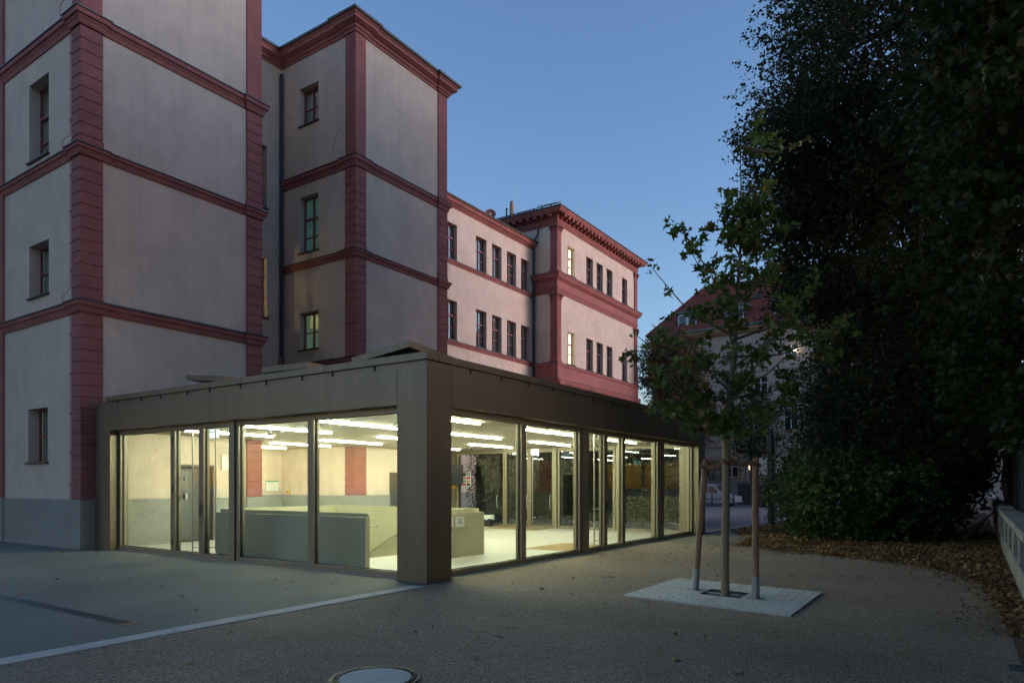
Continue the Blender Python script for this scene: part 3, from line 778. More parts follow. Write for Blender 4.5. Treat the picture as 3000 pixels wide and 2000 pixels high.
# lightning conductor down the left tower, with clips
m = MB().tube([(-.29, 11.58, z) for z in np.linspace(18, 14.0, 4)] + [(-.50, 11.60, 13.65), (-.52, 11.6, 13.35), (-.29, 11.58, 13.05)] + [(-.29, 11.58, z) for z in np.linspace(12.8, 10.45, 4)]
              + [(-.46, 11.6, 10.25), (-.46, 11.6, 9.95), (-.29, 11.58, 9.75)] + [(-.29, 11.58, z) for z in np.linspace(9.5, 6.55, 4)] + [(-.46, 11.6, 6.34), (-.46, 11.6, 6.05), (-.29, 11.58, 5.85)] + [(-.29, 11.58, z) for z in np.linspace(5.6, .02, 5)], .008, 5)
c = build(m, 'lightning_conductor', 'pipe_red', school)
m = MB()
for z in (12.5, 11.6, 10.8, 9.4, 8.5, 7.7, 7.0, 5.4, 4.4, 3.4, 2.4, 1.6): m.box(-.31, -.25, 11.555, 11.605, z, z + .04)
build(m, 'conductor_clip', 'galvanised', c)

# lift door in the left tower and the dark door in the right one (both seen through the glass)
m = MB(); fbox(m, fT1F, 2.31, 2.80, .36, .40, 0.01, 2.13); fbox(m, fT1F, 2.805, 3.28, .36, .40, 0.01, 2.13)
build(m, 'lift_door', 'lift_metal', school)
m = MB(); fbox(m, fT1F, 2.25, 2.31, -.045, .36, 0, 2.14); fbox(m, fT1F, 3.28, 3.33, -.045, .36, 0, 2.14); fbox(m, fT1F, 2.25, 3.33, -.045, .36, 2.14, 2.19)
build(m, 'lift_frame', 'bronze_dark', school)
m = MB(); fbox(m, fT2F, 10.59, 12.0, .12, .17, .01, 2.1); fbox(m, fT2F, 10.7, 11.9, .10, .12, .85, .95)
build(m, 'door', 'lift_metal', school)

# roof dish, turned half towards the yard
dc = Vector((24.86, 16.6, 17.70))
dish = empty('satellite_dish', (24.86, 16.85, 16.9), 'round red satellite dish on the roof of the school wing', 'dish')
m = MB(); m.lathe(0, 0, [(.03, .0), (.16, .012), (.27, .045), (.34, .085), (.345, .10), (.335, .10), (.26, .06), (.15, .028), (.02, .015)], 24)
m.xf(Matrix.Translation(dc) @ Vector((-.80, -.55, .25)).to_track_quat('Z', 'Y').to_matrix().to_4x4())
build(m, 'reflector', 'pipe_red', dish, smooth=True)
build(MB().tube([(24.86, 16.85, 16.9), (24.86, 16.85, 17.65), dc], .025, 8), 'mast', 'pipe_dark', dish)
m = MB().tube([dc + Vector((0, 0, -.3)), dc + Vector((-.28, -.20, -.12))], .012, 6); st = len(m.v)
m.box(-.05, .05, -.04, .04, -.04, .04); m.xf(Matrix.Translation(dc + Vector((-.30, -.21, -.08))), st)
build(m, 'feed_arm', 'galvanised', dish)
# ------------------------------------------------------------------ the glass entrance hall
hall = empty('glass_entrance_hall', (7, 5.5, 0), 'low flat-roofed glass hall with bronze metal fascia and lit interior in front of the school', 'building')
HX, HY = 13.92, 10.97            # outer size
PW = 0.66
def hb(name, m, material, parent=None, **kw): return build(m, name, material, parent or hall, **kw)
hb('corner_pillar', MB().box(0, PW - .02, 0, PW - .0, 0, 3.575, .004), 'bronze')
hb('end_pier', MB().box(0, .45, 10.20, 10.93, 0, 3.555, .004), 'bronze')
hb('end_pier', MB().box(13.27, HX, 0, .65, 0, 3.555, .004), 'bronze')
hb('end_pier', MB().box(13.5, HX, 10.20, 10.93, 0, 3.555, .004), 'bronze')
hb('fascia_panel', MB().box(0.004, .16, PW + .008, 10.195, 2.95, 3.56, .004), 'bronze')
hb('fascia_panel', MB().box(PW - .01, 13.262, 0.004, .16, 2.95, 3.56, .004), 'bronze')
hb('fascia_panel', MB().box(13.76, HX - .004, .66, 10.195, 2.95, 3.56, .004), 'bronze')
# soffits above the set-back glazing
hb('soffit', MB().box(.16, .42, PW, 10.2, 2.955, 3.0), 'frame_bronze')
hb('soffit', MB().box(PW, 13.27, .16, .42, 2.955, 3.0), 'frame_bronze')
hb('soffit', MB().box(13.5, 13.76, .65, 10.2, 2.955, 3.0), 'frame_bronze')
# roof: dark gap, then a folded metal edge in lengths
hb('roof_slab', MB().box(.035, 13.885, .035, 10.9, 3.02, 3.655).box(5.0, 8.78, 10.9, 15.1, 3.02, 3.55), 'bronze')
hb('roof_membrane', MB().box(.2, 13.7, .2, 10.9, 3.62, 3.70), 'concrete_dark')
for a, b in ((-.012, 2.43), (2.436, 4.95), (4.956, 7.45), (7.456, 10.42)):
    hb('roof_edge', MB().box(-.012, .30, max(a, -.012), b, 3.66, 3.782, .004), 'bronze')
for a, b in ((.306, 1.05), (1.056, 4.2), (4.206, 7.4), (7.406, 10.6), (10.606, HX + .01)):
    hb('roof_edge', MB().box(a, b, -.012, .30, 3.66, 3.782, .004), 'bronze')
hb('roof_edge', MB().box(HX - .3, HX + .012, .306, 10.6, 3.66, 3.782, .004), 'bronze')
br = hb('edge_bracket', MB().box(.012, .035, 1.2, 1.23, 3.575, 3.655), 'bronze_dark')
for k in range(1, 10): dup(br, hall, (0, k * .95 + (.12 if k % 2 else 0), 0))
br = hb('edge_bracket', MB().box(1.2, 1.23, .012, .035, 3.575, 3.655), 'bronze_dark')
for k in range(1, 13): dup(br, hall, (k * .95, 0, 0))
# rooflights: curb and tilted lid
for ix, ux in enumerate((.86, 4.82, 9.02)):
    for iy, vy in enumerate((1.17, 3.95, 6.85)):
        s = 1.5
        c = hb('rooflight', MB().box(ux + .10, ux + s - .10, vy + .10, vy + s - .10, 3.70, 4.0), 'bronze')
        za, zb, zc = (4.25, 4.12, 4.02) if iy == 0 else ((4.13, 4.13, 4.10) if iy == 1 else (4.10, 4.10, 4.20))
        if iy == 0 and ix > 0: za, zb, zc = 4.05, 4.14, 4.02
        # lid corners: (ux,vy) (ux+s,vy) (ux+s,vy+s) (ux,vy+s)
        zz = [za, zb, zc - .03, zc + .06]
        P = [(ux, vy), (ux + s, vy), (ux + s, vy + s), (ux, vy + s)]
        m = MB(); i = 0
        lo = [(p[0], p[1], z - .12) for p, z in zip(P, zz)]; hi = [(p[0], p[1], z) for p, z in zip(P, zz)]
        m.poly(lo[::-1]); m.poly(hi)
        for k in range(4): j = (k + 1) % 4; m.quad(lo[k], lo[j], hi[j], hi[k])
        build(m, 'rooflight_lid', 'bronze', c)
        build(MB().box(ux + .05, ux + s - .05, vy + .05, vy + s - .05, 3.95, min(zz) - .125), 'rooflight_collar', 'bronze_dark', c)

# floor with the stair well left open; ceiling of grooved boards
FZ = 0.012
sheet('floor', [(.2, 13.75, .2, 11.06), (4.9, 8.87, 11.06, 15.16)], [PIT], FZ, 'floor', hall)
m = MB(); m.box(.2, 13.72, .2, 11.05, 3.001, 3.02); m.box(4.92, 8.86, 11.05, 15.15, 3.001, 3.02)
hb('ceiling', m, 'ceiling')
m = MB()
y = .45
while y < 10.9: m.box(.3, 13.6, y, y + .085, 2.989, 3.0); y += .10
hb('ceiling_board', m, 'ceiling', kind='stuff')
# stair well below floor level
m = MB(); x0, x1, y0, y1 = PIT
m.quad((x0, y0, FZ), (x0, y1, FZ), (x0, y1, -3), (x0, y0, -3)).quad((x1, y0, FZ), (x1, y0, -3), (x1, y1, -3), (x1, y1, FZ)).quad((x0, y1, FZ), (x1, y1, FZ), (x1, y1, -3), (x0, y1, -3)).quad((x0, y0, FZ), (x0, y0, -3), (x1, y0, -3), (x1, y0, FZ)).quad((x0, y0, -3), (x0, y1, -3), (x1, y1, -3), (x1, y0, -3))
hb('stair_well', m, 'parapet', fix=False)
st = None
for k in range(11):
    if st is None: st = hb('stair_step', MB().box(x0, x1, y0 + .0, y0 + .30, -.17 - .6, -.17, .004), 'floor')
    else: dup(st, hall, (0, .30 * k, -.165 * k))

# ---- glazing
def glazed(fm, a0, a1, kind, fw=.085, z0=.03, z1=2.95, handle=None, d0=0.0, bar_side=None, inside=1, sub=None):
    """one glazed unit: bronze frame, rubber edge, pane; doors also carry hardware"""
    name = 'glass_door' if kind == 'door' else 'glazed_panel'
    D = .15
    m = MB(); bot = .085
    fbox(m, fm, a0 + .004, a0 + fw, d0, d0 + D, z0, z1, .003); fbox(m, fm, a1 - fw, a1 - .004, d0, d0 + D, z0, z1, .003)
    fbox(m, fm, a0 + fw, a1 - fw, d0, d0 + D, z1 - .10, z1, .003); fbox(m, fm, a0 + fw, a1 - fw, d0, d0 + D, z0, z0 + bot, .003)
    o = build(m, name, 'frame_bronze', hall)
    m = MB(); g = .012; b0, b1, c0, c1 = a0 + fw, a1 - fw, z0 + bot, z1 - .10; e0, e1 = d0 + .05, d0 + .09
    fbox(m, fm, b0, b0 + g, e0, e1, c0, c1); fbox(m, fm, b1 - g, b1, e0, e1, c0, c1); fbox(m, fm, b0 + g, b1 - g, e0, e1, c1 - g, c1); fbox(m, fm, b0 + g, b1 - g, e0, e1, c0, c0 + g)
    build(m, 'gasket', 'gasket', o)
    m = MB(); fbox(m, fm, b0 + .002, b1 - .002, d0 + .060, d0 + .084, c0 + .002, c1 - .002); build(m, 'pane', 'glass', o)
    if kind == 'door':
        side, outside = handle
        m = MB(); h = a0 + .20 if side == 0 else a1 - .20
        dd = d0 - .07 if outside else d0 + D + .07; d2 = d0 if outside else d0 + D
        p = [fm(h, dd, .16), fm(h, dd, 2.86)]
        m.tube(p, .017, 8); m.tube([fm(h, dd, .24), fm(h + (-.15 if side == 0 else .15), d2, .24)], .011, 6); m.tube([fm(h, dd, 2.78), fm(h + (-.15 if side == 0 else .15), d2, 2.78)], .011, 6)
        build(m, 'pull_bar', 'steel', o, smooth=True)
        m = MB()
        for z in (.25, 1.45, 2.55): fbox(m, fm, (a1 if side == 0 else a0) - .018, (a1 if side == 0 else a0) + .018, d0 - .02, d0, z, z + .16)
        build(m, 'hinge', 'bronze_dark', o)
        m = MB(); k = a0 + .04 if side == 0 else a1 - .04
        fbox(m, fm, k - .022, k + .022, d0 - .012, d0, .95, 1.2); build(m, 'lock_plate', 'bronze_dark', o)
    return o

fL = fmap('x', .20, 1); fF = fmap('y', .20, 1); fRt = fmap('x', 13.72, -1)
for ax, fm in (('L', fL), ('R', fRt)):
    outs = ax == 'L'
    glazed(fm, 7.79, 10.18, 'w'); glazed(fm, 3.09, 5.42, 'w', d0=.01); glazed(fm, .66, 3.08, 'w')
    glazed(fm, 6.67, 7.785, 'door', handle=(0, outs)); glazed(fm, 5.575, 6.66, 'door', handle=(1, False) if outs else (1, False))
    m = MB(); fbox(m, fm, 5.43, 5.57, -.03, .22, .02, 2.955, .004); build(m, 'door_post', 'frame_bronze', hall)
    m = MB(); fbox(m, fm, .66, 10.2, -.02, .20, 0.002, .03); build(m, 'threshold', 'galvanised', hall)
glazed(fF, .645, 3.22, 'w'); glazed(fF, 3.23, 5.70, 'w', d0=.012)
glazed(fF, 5.98, 6.955, 'door', handle=(1, False)); glazed(fF, 6.965, 8.01, 'door', handle=(0, False))
glazed(fF, 8.02, 10.40, 'w'); glazed(fF, 10.73, 13.265, 'w')
for a, b in ((5.71, 5.97), (10.41, 10.72)):
    m = MB(); fbox(m, fF, a, b, -.02, .24, .02, 2.955, .004); build(m, 'door_post', 'frame_bronze', hall)
m = MB(); fbox(m, fF, .645, 13.27, -.02, .20, 0.002, .03); build(m, 'threshold', 'galvanised', hall)
# square handles on the inside of the far doors
for a, b in ((6.63, 6.74), (5.62, 5.70), (8.02, 8.1), (3.3, 3.38)):
    m = MB(); y = (a + b) / 2
    m.tube([(13.50, y, .72), (13.44, y, .74), (13.42, y, .82), (13.42, y, 1.15), (13.44, y, 1.22), (13.50, y, 1.24)], .014, 8)
    build(m, 'door_handle', 'steel', hall, smooth=True)
m = MB().tube([(13.56, 6.66, 1.04), (13.46, 6.66, 1.04), (13.46, 6.94, 1.04)], .012, 6).tube([(13.46, 6.66, 1.04), (13.46, 6.42, 1.04)], .012, 6)
build(m, 'door_handle', 'steel', hall, smooth=True)
m = MB().tube([(6.99, .36, 1.02), (6.99, .46, 1.02), (6.72, .46, 1.02)], .012, 6); build(m, 'door_handle', 'steel', hall, smooth=True)
# slot drain along the front glass
dr = empty('slot_drain', (7, .06, 0), 'narrow metal slot drain along the front glass of the hall', 'drain')
build(MB().box(.7, 13.2, .015, .035, .001, .012).box(.7, 13.2, .135, .155, .001, .012), 'channel_edge', 'galvanised', dr)
m = MB()
for x in np.arange(.72, 13.2, .035): m.box(x, x + .014, .036, .134, .002, .010)
build(m, 'grate_bar', 'drain_metal', dr, kind='stuff')

# ------------------------------------------------------------------ inside the hall
stairs = empty('stair_enclosure', (2.63, 4.5, FZ), 'beige metal parapet with raised inner rim around the stair going down', 'parapet')
def parapet(x0, x1, y0, y1, rim):
    o = build(MB().box(x0, x1, y0, y1, FZ, .99, .004), 'parapet_wall', 'parapet', stairs)
    build(MB().box(*rim, .993, 1.07, .004), 'parapet_rim', 'parapet', o)
parapet(.81, .93, 2.24, 6.93, (.875, .928, 2.26, 6.93))
parapet(.81, 4.45, 6.935, 7.055, (.875, 4.39, 6.94, 6.99))
parapet(4.33, 4.45, 2.10, 6.93, (4.335, 4.385, 2.2, 6.935))
parapet(2.55, 4.325, 2.10, 2.22, (2.6, 4.15, 2.165, 2.215))
m = MB().tube([(4.26, 2.9, .98), (4.26, 3.55, .98), (4.26, 3.75, .9), (4.26, 6.6, -.64)], .02, 8)
for y in (3.9, 4.9, 5.9):
    z = .9 - (y - 3.75) * .54; m.tube([(4.26, y, z), (4.26, y, z - .08), (4.33, y, z - .08)], .008, 5)
build(m, 'handrail', 'steel', stairs, smooth=True)
m = MB().tube([(1.0, 2.30, .82), (1.0, 2.12, .82)], .02, 8); build(m, 'handrail_end', 'steel', stairs)
build(MB().extrude([(4.325, 3.62, .35), (4.325, 3.62, .10), (4.325, 6.9, -1.70), (4.325, 6.9, -1.45)], (-.03, 0, 0)), 'stringer', 'parapet', stairs)

def sign_plate(x0, x1, z0, z1, y, txt, label):
    s = empty('level_sign', ((x0 + x1) / 2, y, z0), label, 'sign')
    build(MB().box(x0, x1, y - .012, y, z0, z1, .002), 'plate', 'white_paint', s)
    put_text(txt, .155, s, 'ink', Matrix.Translation(((x0 + x1) / 2, y - .0135, (z0 + z1) / 2)) @ Matrix.Rotation(R(90), 4, 'X') @ Matrix.Scale(.82, 4, (1, 0, 0)))
sign_plate(3.38, 3.68, .69, .91, 2.098, 'EG', 'small grey plate lettered EG on the end of the stair parapet')
sign_plate(2.99, 3.29, .69, .91, 2.098, '5', 'small grey number plate next to the EG plate, half behind the pillar')

# strip lights in rows under the ceiling
LX = [(1.12, 3.68), (5.32, 7.92), (9.50, 12.06)]; LY = [1.65, 4.05, 6.43, 8.82]
proto = None
def strip(x0, x1, y, label, grp=None):
    s = empty('ceiling_light', ((x0 + x1) / 2, y, 2.93), label, 'light', grp)
    build(MB().box(x0, x1, y - .035, y + .035, 2.965, 2.988), 'housing', 'light_body', s)
    build(MB().box(x0 + .01, x1 - .01, y - .024, y + .024, 2.935, 2.965, .006), 'tube', 'lamp', s)
    return s
rows = ['beside the front glass', 'over the stair end by the front', 'over the middle of the hall', 'in front of the tower walls']
colsn = ['nearest the forecourt doors', 'in the middle column', 'nearest the far doors']
for j, y in enumerate(LY):
    for i, (a, b) in enumerate(LX):
        strip(a, b, y, f'glowing strip light {rows[j]}, {colsn[i]}', 'strip lights under the hall ceiling')
strip(5.32, 7.8, 11.15, 'glowing strip light at the mouth of the wall recess', 'strip lights under the hall ceiling')
strip(5.32, 7.8, 13.53, 'glowing strip light deep inside the wall recess', 'strip lights under the hall ceiling')

# hanging escape signs
def exit_sign(x, y0, y1, z0, z1, face_mat, label, pic):
    s = empty('exit_sign', (x, (y0 + y1) / 2, z0), label, 'sign')
    build(MB().box(x - .012, x + .012, y0, y1, z0, z1, .003), 'panel', face_mat, s)
    build(MB().tube([(x, (y0 + y1) / 2, z1), (x, (y0 + y1) / 2, 3.0)], .008, 6), 'stem', 'steel', s)
    if pic:
        d = -.0155; w = y1 - y0; c = (y0 + y1) / 2; h = z1 - z0
        m = MB()
        # running figure and arrow
        m.box(x + d, x + d + .003, c + w * .10, c + w * .16, z0 + h * .62, z0 + h * .78)
        m.box(x + d, x + d + .003, c + w * .08, c + w * .20, z0 + h * .40, z0 + h * .58)
        m.box(x + d, x + d + .003, c + w * .05, c + w * .10, z0 + h * .18, z0 + h * .40); m.box(x + d, x + d + .003, c + w * .18, c + w * .24, z0 + h * .2, z0 + h * .36)
        m.box(x + d, x + d + .003, c - w * .34, c - w * .06, z0 + h * .46, z0 + h * .56)
        m.poly([(x + d, c - w * .34, z0 + h * .28), (x + d, c - w * .44, z0 + h * .51), (x + d, c - w * .34, z0 + h * .74)])
        build(m, 'pictogram', 'exit_green', s)
    return s
s = exit_sign(1.2, 7.55, 7.90, 2.74, 2.94, 'exit_white', 'white glowing exit sign hung behind the forecourt doors', False)
build(MB().box(1.214, 1.219, 7.555, 7.895, 2.745, 2.935), 'green_face', 'exit_green', s, label='green face towards the hall')
exit_sign(12.5, 5.57, 5.90, 2.71, 2.90, 'exit_white', 'glowing exit sign with green running figure before the far doors', True)

def dome_camera(x, y, label):
    s = empty('dome_camera', (x, y, 2.85), label, 'camera')
    build(MB().lathe(x, y, [(.05, 2.99), (.055, 2.94), (.05, 2.93)], 12), 'base', 'print_grey', s)
    build(MB().lathe(x, y, [(.045, 2.93), (.045, 2.90), (.03, 2.87), (.01, 2.86)], 12), 'dome', 'black_plastic', s)
dome_camera(2.56, 7.45, 'small dark dome camera under the ceiling near the stair')
dome_camera(10.96, 7.43, 'small dark dome camera under the ceiling before the far doors')
sm = empty('smoke_detector', (2.63, 7.04, 2.94), 'white round smoke detector on the ceiling beside a dome camera', 'detector')
build(MB().lathe(2.63, 7.04, [(.055, 2.99), (.055, 2.965), (.04, 2.945), (.01, 2.94)], 14), 'housing', 'white_paint', sm)

def flat_on(name, label, cat, m, material): 
    return build(m, name, material, None, label=label, cat=cat)
# floor plan on the recess wall
fp = empty('escape_plan', (8.4, 15.13, 1.38), 'framed escape plan with green header on the recess wall', 'notice')
build(MB().box(8.10, 8.68, 15.10, 15.13, 1.38, 1.79, .003), 'board', 'white_paint', fp)
build(MB().box(8.11, 8.67, 15.096, 15.0995, 1.74, 1.785), 'header', 'print_green', fp)
m = MB(); r2 = random.Random(3)
for k in range(26):
    x = r2.uniform(8.14, 8.6); z = r2.uniform(1.46, 1.70)
    if k % 2: m.box(x, x + r2.uniform(.03, .1), 15.096, 15.0995, z, z + .004)
    else: m.box(x, x + .004, 15.096, 15.0995, z, z + r2.uniform(.02, .07))
build(m, 'plan_lines', 'print_grey', fp)
cb = empty('call_box', (8.79, 14.72, 1.30), 'small yellow alarm call box on the recess wall', 'alarm')
build(MB().box(8.80, 8.875, 14.68, 14.78, 1.30, 1.42, .006), 'case', 'yellow', cb); build(MB().box(8.795, 8.80, 14.71, 14.75, 1.34, 1.38), 'button', 'ink', cb)
build(MB().box(8.84, 8.875, 14.52, 14.60, 1.32, 1.40, .004).box(8.834, 8.84, 14.54, 14.58, 1.34, 1.38), 'wall_switch', 'white_paint', None, label='white wall switch right of the yellow call box', cat='switch')
build(MB().box(9.50, 9.58, 11.025, 11.05, 1.33, 1.42, .004).box(9.52, 9.56, 11.02, 11.025, 1.355, 1.395), 'wall_switch', 'white_paint', None, label='white wall switch beside the red quoin of the right tower', cat='switch')
tv = empty('wall_panel', (3.66, 11.03, 2.05), 'white panel high on the plaster wall beside the lift', 'panel')
build(MB().box(3.55, 3.82, 11.0, 11.05, 2.05, 2.50, .004), 'panel_body', 'white_paint', tv); build(MB().box(3.56, 3.81, 10.997, 11.0, 2.07, 2.48), 'panel_face', 'bag_white', tv)
fa = empty('fire_call_point', (.50, 7.72, 1.30), 'small white and red fire call point by the forecourt doors', 'alarm')
build(MB().box(.37, .42, 7.55, 7.66, 1.28, 1.42, .004), 'case', 'white_paint', fa); build(MB().box(.362, .37, 7.57, 7.64, 1.30, 1.40).box(.358, .362, 7.59, 7.62, 1.33, 1.37), 'rim', 'print_red', fa)
sw = empty('door_switch', (.40, 7.6, 1.75), 'small grey door switch above the fire call point', 'switch')
build(MB().box(.37, .40, 7.56, 7.64, 1.72, 1.82, .004), 'case', 'plate_grey', sw); build(MB().box(.364, .37, 7.58, 7.62, 1.75, 1.79), 'rocker', 'white_paint', sw)
# poster on the far glass
po = empty('poster', (13.55, 9.65, 1.57), 'white poster with rows of small pictures on the far glass', 'poster')
build(MB().box(13.545, 13.55, 9.42, 9.89, 1.57, 2.16), 'sheet', 'white_paint', po)
def pr(material, rects):
    m = MB()
    for a, b, c, d in rects: m.box(13.541, 13.5445, 9.42 + a * .47, 9.42 + b * .47, 1.57 + c * .59, 1.57 + d * .59)
    build(m, 'picture', material, po)
pr('ink', [(.55, .95, .70, .86), (.06, .46, .05, .20), (.08, .9, .90, .95)]); pr('print_orange', [(.55, .95, .50, .64), (.06, .46, .26, .40)])
pr('print_red', [(.06, .46, .50, .64), (.55, .95, .05, .18)]); pr('print_grey', [(.06, .46, .72, .86), (.55, .95, .28, .40)])
scr = empty('screen', (13.0, 9.8, 1.64), 'dark flat screen hung near the far glass', 'screen')
build(MB().box(13.0, 13.07, 9.44, 10.75, 1.66, 2.42, .01), 'case', 'black_plastic', scr); build(MB().box(12.995, 12.9995, 9.47, 10.72, 1.69, 2.39), 'display', 'van_glass', scr)
build(MB().tube([(13.04, 10.1, 2.4), (13.04, 10.1, 3.0)], .02, 8), 'mount', 'steel', scr)
yb = empty('defibrillator_box', (13.5, 10.25, 1.45), 'small yellow box on the frame below the screen', 'box')
build(MB().box(13.46, 13.55, 10.18, 10.32, 1.46, 1.60, .006), 'case', 'yellow', yb); build(MB().box(13.455, 13.46, 10.21, 10.29, 1.50, 1.56), 'mark', 'ink', yb)

wb = empty('waste_bin', (13.3, 8.37, FZ), 'black waste bin with white plastic liner by the far glass', 'bin')
build(MB().lathe(13.3, 8.37, [(.17, FZ), (.20, .42), (.215, .43), (.215, .45), (.19, .45), (.18, .1)], 20), 'bucket', 'black_plastic', wb, smooth=True)
m = MB(); n = 22; r3 = random.Random(4)
ring0 = [(.222 + r3.uniform(0, .02), .455) for _ in range(n)]; ring1 = [(.225 + r3.uniform(0, .03), .31 + r3.uniform(-.05, .05)) for _ in range(n)]; ring2 = [(.19, .462) for _ in range(n)]
P = [[(13.3 + r * math.cos(2 * math.pi * k / n), 8.37 + r * math.sin(2 * math.pi * k / n), z) for k, (r, z) in enumerate(q)] for q in (ring1, ring0, ring2)]
for a, b in zip(P, P[1:]):
    for k in range(n): j = (k + 1) % n; m.quad(a[k], a[j], b[j], b[k])
build(m, 'liner', 'bag_white', wb)
def floor_mat(x0, x1, y0, y1, label):
    s = empty('door_mat', ((x0 + x1) / 2, (y0 + y1) / 2, FZ), label, 'mat')
    build(MB().box(x0, x1, y0, y1, FZ + .001, FZ + .010, .003), 'pile', 'mat_coir', s)
    build(MB().box(x0 - .02, x0 - .001, y0 - .02, y1 + .02, FZ + .001, FZ + .007).box(x1 + .001, x1 + .02, y0 - .02, y1 + .02, FZ + .001, FZ + .007), 'mat_edge', 'steel', s)
floor_mat(12.15, 13.45, 5.58, 7.85, 'tan door mat inside the far doors')
floor_mat(6.06, 8.08, .55, 2.05, 'tan door mat inside the front doors')
floor_mat(.45, .79, 5.6, 7.7, 'tan door mat inside the forecourt doors')
build(MB().tube([(13.38, 10.6, 1.0), (13.2, 10.6, 1.12)], .018, 6).tube([(13.2, 10.6, 1.12), (13.14, 10.6, 1.10)], .03, 6), 'blue_handle', 'blue', None, label='small blue lever beside the far glass behind the pillar', cat='handle')
# ------------------------------------------------------------------ things on the yard
# tree grate of four pierced concrete slabs
gr = empty('tree_grate', (1.6, -4.35, 0), 'square pierced concrete tree grate around the young plane tree', 'tree grate')
Q = [Vector((.64, -3.17)), Vector((2.86, -3.17)), Vector((2.53, -5.51)), Vector((.34, -5.53))]
def gq(s, t):      # s along the long side away, t towards the viewer's right
    return (Q[0] * (1 - s) + Q[1] * s) * (1 - t) + (Q[3] * (1 - s) + Q[2] * s) * t
HOLE = (.36, .64, .38, .62)
rq = random.Random(5)
def slab(s0, s1, t0, t1):
    m = MB(); n = 8; zt, zb = .022, -.06
    for i in range(n):
        for j in range(n):
            a0, a1 = s0 + (s1 - s0) * i / n, s0 + (s1 - s0) * (i + 1) / n
            b0, b1 = t0 + (t1 - t0) * j / n, t0 + (t1 - t0) * (j + 1) / n
            ca, cb = (a0 + a1) / 2, (b0 + b1) / 2
            if HOLE[0] < ca < HOLE[1] and HOLE[2] < cb < HOLE[3]: continue
            c = [gq(a0, b0), gq(a1, b0), gq(a1, b1), gq(a0, b1)]
            if (i + j) % 2 == 0 and not (HOLE[0] - .02 < ca < HOLE[1] + .02 and HOLE[2] - .02 < cb < HOLE[3] + .02):
                mid = sum(c, Vector((0, 0))) / 4; r = .027
                mids = []
                for k in range(4):
                    mids += [c[k], (c[k] + c[(k + 1) % 4]) / 2]
                ring = []
                for p in mids: d = (p - mid).normalized(); ring.append(mid + d * r)
                for k in range(8):
                    l = (k + 1) % 8
                    m.quad((*mids[k], zt), (*mids[l], zt), (*ring[l], zt), (*ring[k], zt))
                    m.quad((*ring[k], zt), (*ring[l], zt), (*ring[l], zb), (*ring[k], zb))
            else:
                m.quad(*[(*p, zt) for p in c])
    # outer edge
    e = [gq(s0, t0), gq(s1, t0), gq(s1, t1), gq(s0, t1)]
    for k in range(4): m.quad((*e[k], zb), (*e[(k + 1) % 4], zb), (*e[(k + 1) % 4], zt), (*e[k], zt))
    return build(m, 'grate_slab', 'concrete', gr)
g = .004
slab(0, .5 - g, 0, .5 - g); slab(.5 + g, 1, 0, .5 - g); slab(0, .5 - g, .5 + g, 1); slab(.5 + g, 1, .5 + g, 1)
build(MB().poly([(*gq(a, b), .004) for a, b in ((0.01, 0.01), (.99, .01), (.99, .99), (.01, .99))]), 'grate_bed', 'gasket', gr, fix=False)
m = MB()
c = [gq(HOLE[0] + .015, HOLE[2] + .005), gq(HOLE[1] - .015, HOLE[2] + .005), gq(HOLE[1] - .015, HOLE[3] - .005), gq(HOLE[0] + .015, HOLE[3] - .005)]
for k in range(4): m.quad((*c[k], -.09), (*c[(k + 1) % 4], -.09), (*c[(k + 1) % 4], .024), (*c[k], .024))
m.quad(*[(*p, -.085) for p in c]); build(m, 'planting_hole', 'soil', gr, fix=False)
lp = []
for _ in range(120):
    p = gq(rg.uniform(HOLE[0] + .03, HOLE[1] - .03), rg.uniform(HOLE[2] + .02, HOLE[3] - .02)); lp.append((p.x, p.y))
chips(lp, .02, .05, -.08, 'hole_litter', 'leaf_fallen', parent=gr, kind='stuff')

# stakes
def stake(bx, by, tx, ty, tz, label):
    s = empty('tree_stake', (bx, by, 0), label, 'stake', 'stakes of the young plane tree')
    b = Vector((bx, by, .02)); t = Vector((tx, ty, tz)); n = 14
    path = [b.lerp(t, k / n) for k in range(n + 1)]
    build(MB().tube(path, [.047 + .002 * math.sin(k * 1.7 + bx) for k in range(n)] + [.044], 16), 'post', 'stake_wood', s, smooth=True)
    h = b.lerp(t, .16)
    build(MB().tube([b, h], .054, 18), 'sleeve', 'galvanised', s, smooth=True)
    build(MB().lathe(bx, by, [(.115, .0225), (.115, .030), (.06, .031)], 24), 'base_plate', 'galvanised', s)
    rk = random.Random(int(bx * 100))
    m = MB()
    for k in range(7):
        p = b.lerp(t, rk.uniform(.25, .95)); a = rk.uniform(0, 6.28); q = p + Vector((math.cos(a), math.sin(a), 0)) * .044
        d = Vector((math.cos(a), math.sin(a), 0)); m.tube([q - d * .006, q + d * .008], [.014, .008], 7)
    build(m, 'knot', 'bark_dark', s)
stake(1.718, -3.862, 1.807, -3.995, 1.99, 'round timber stake leaning in, on the hall side of the young tree')
stake(1.396, -4.843, 1.394, -4.839, 1.98, 'upright round timber stake on the side away from the hall')

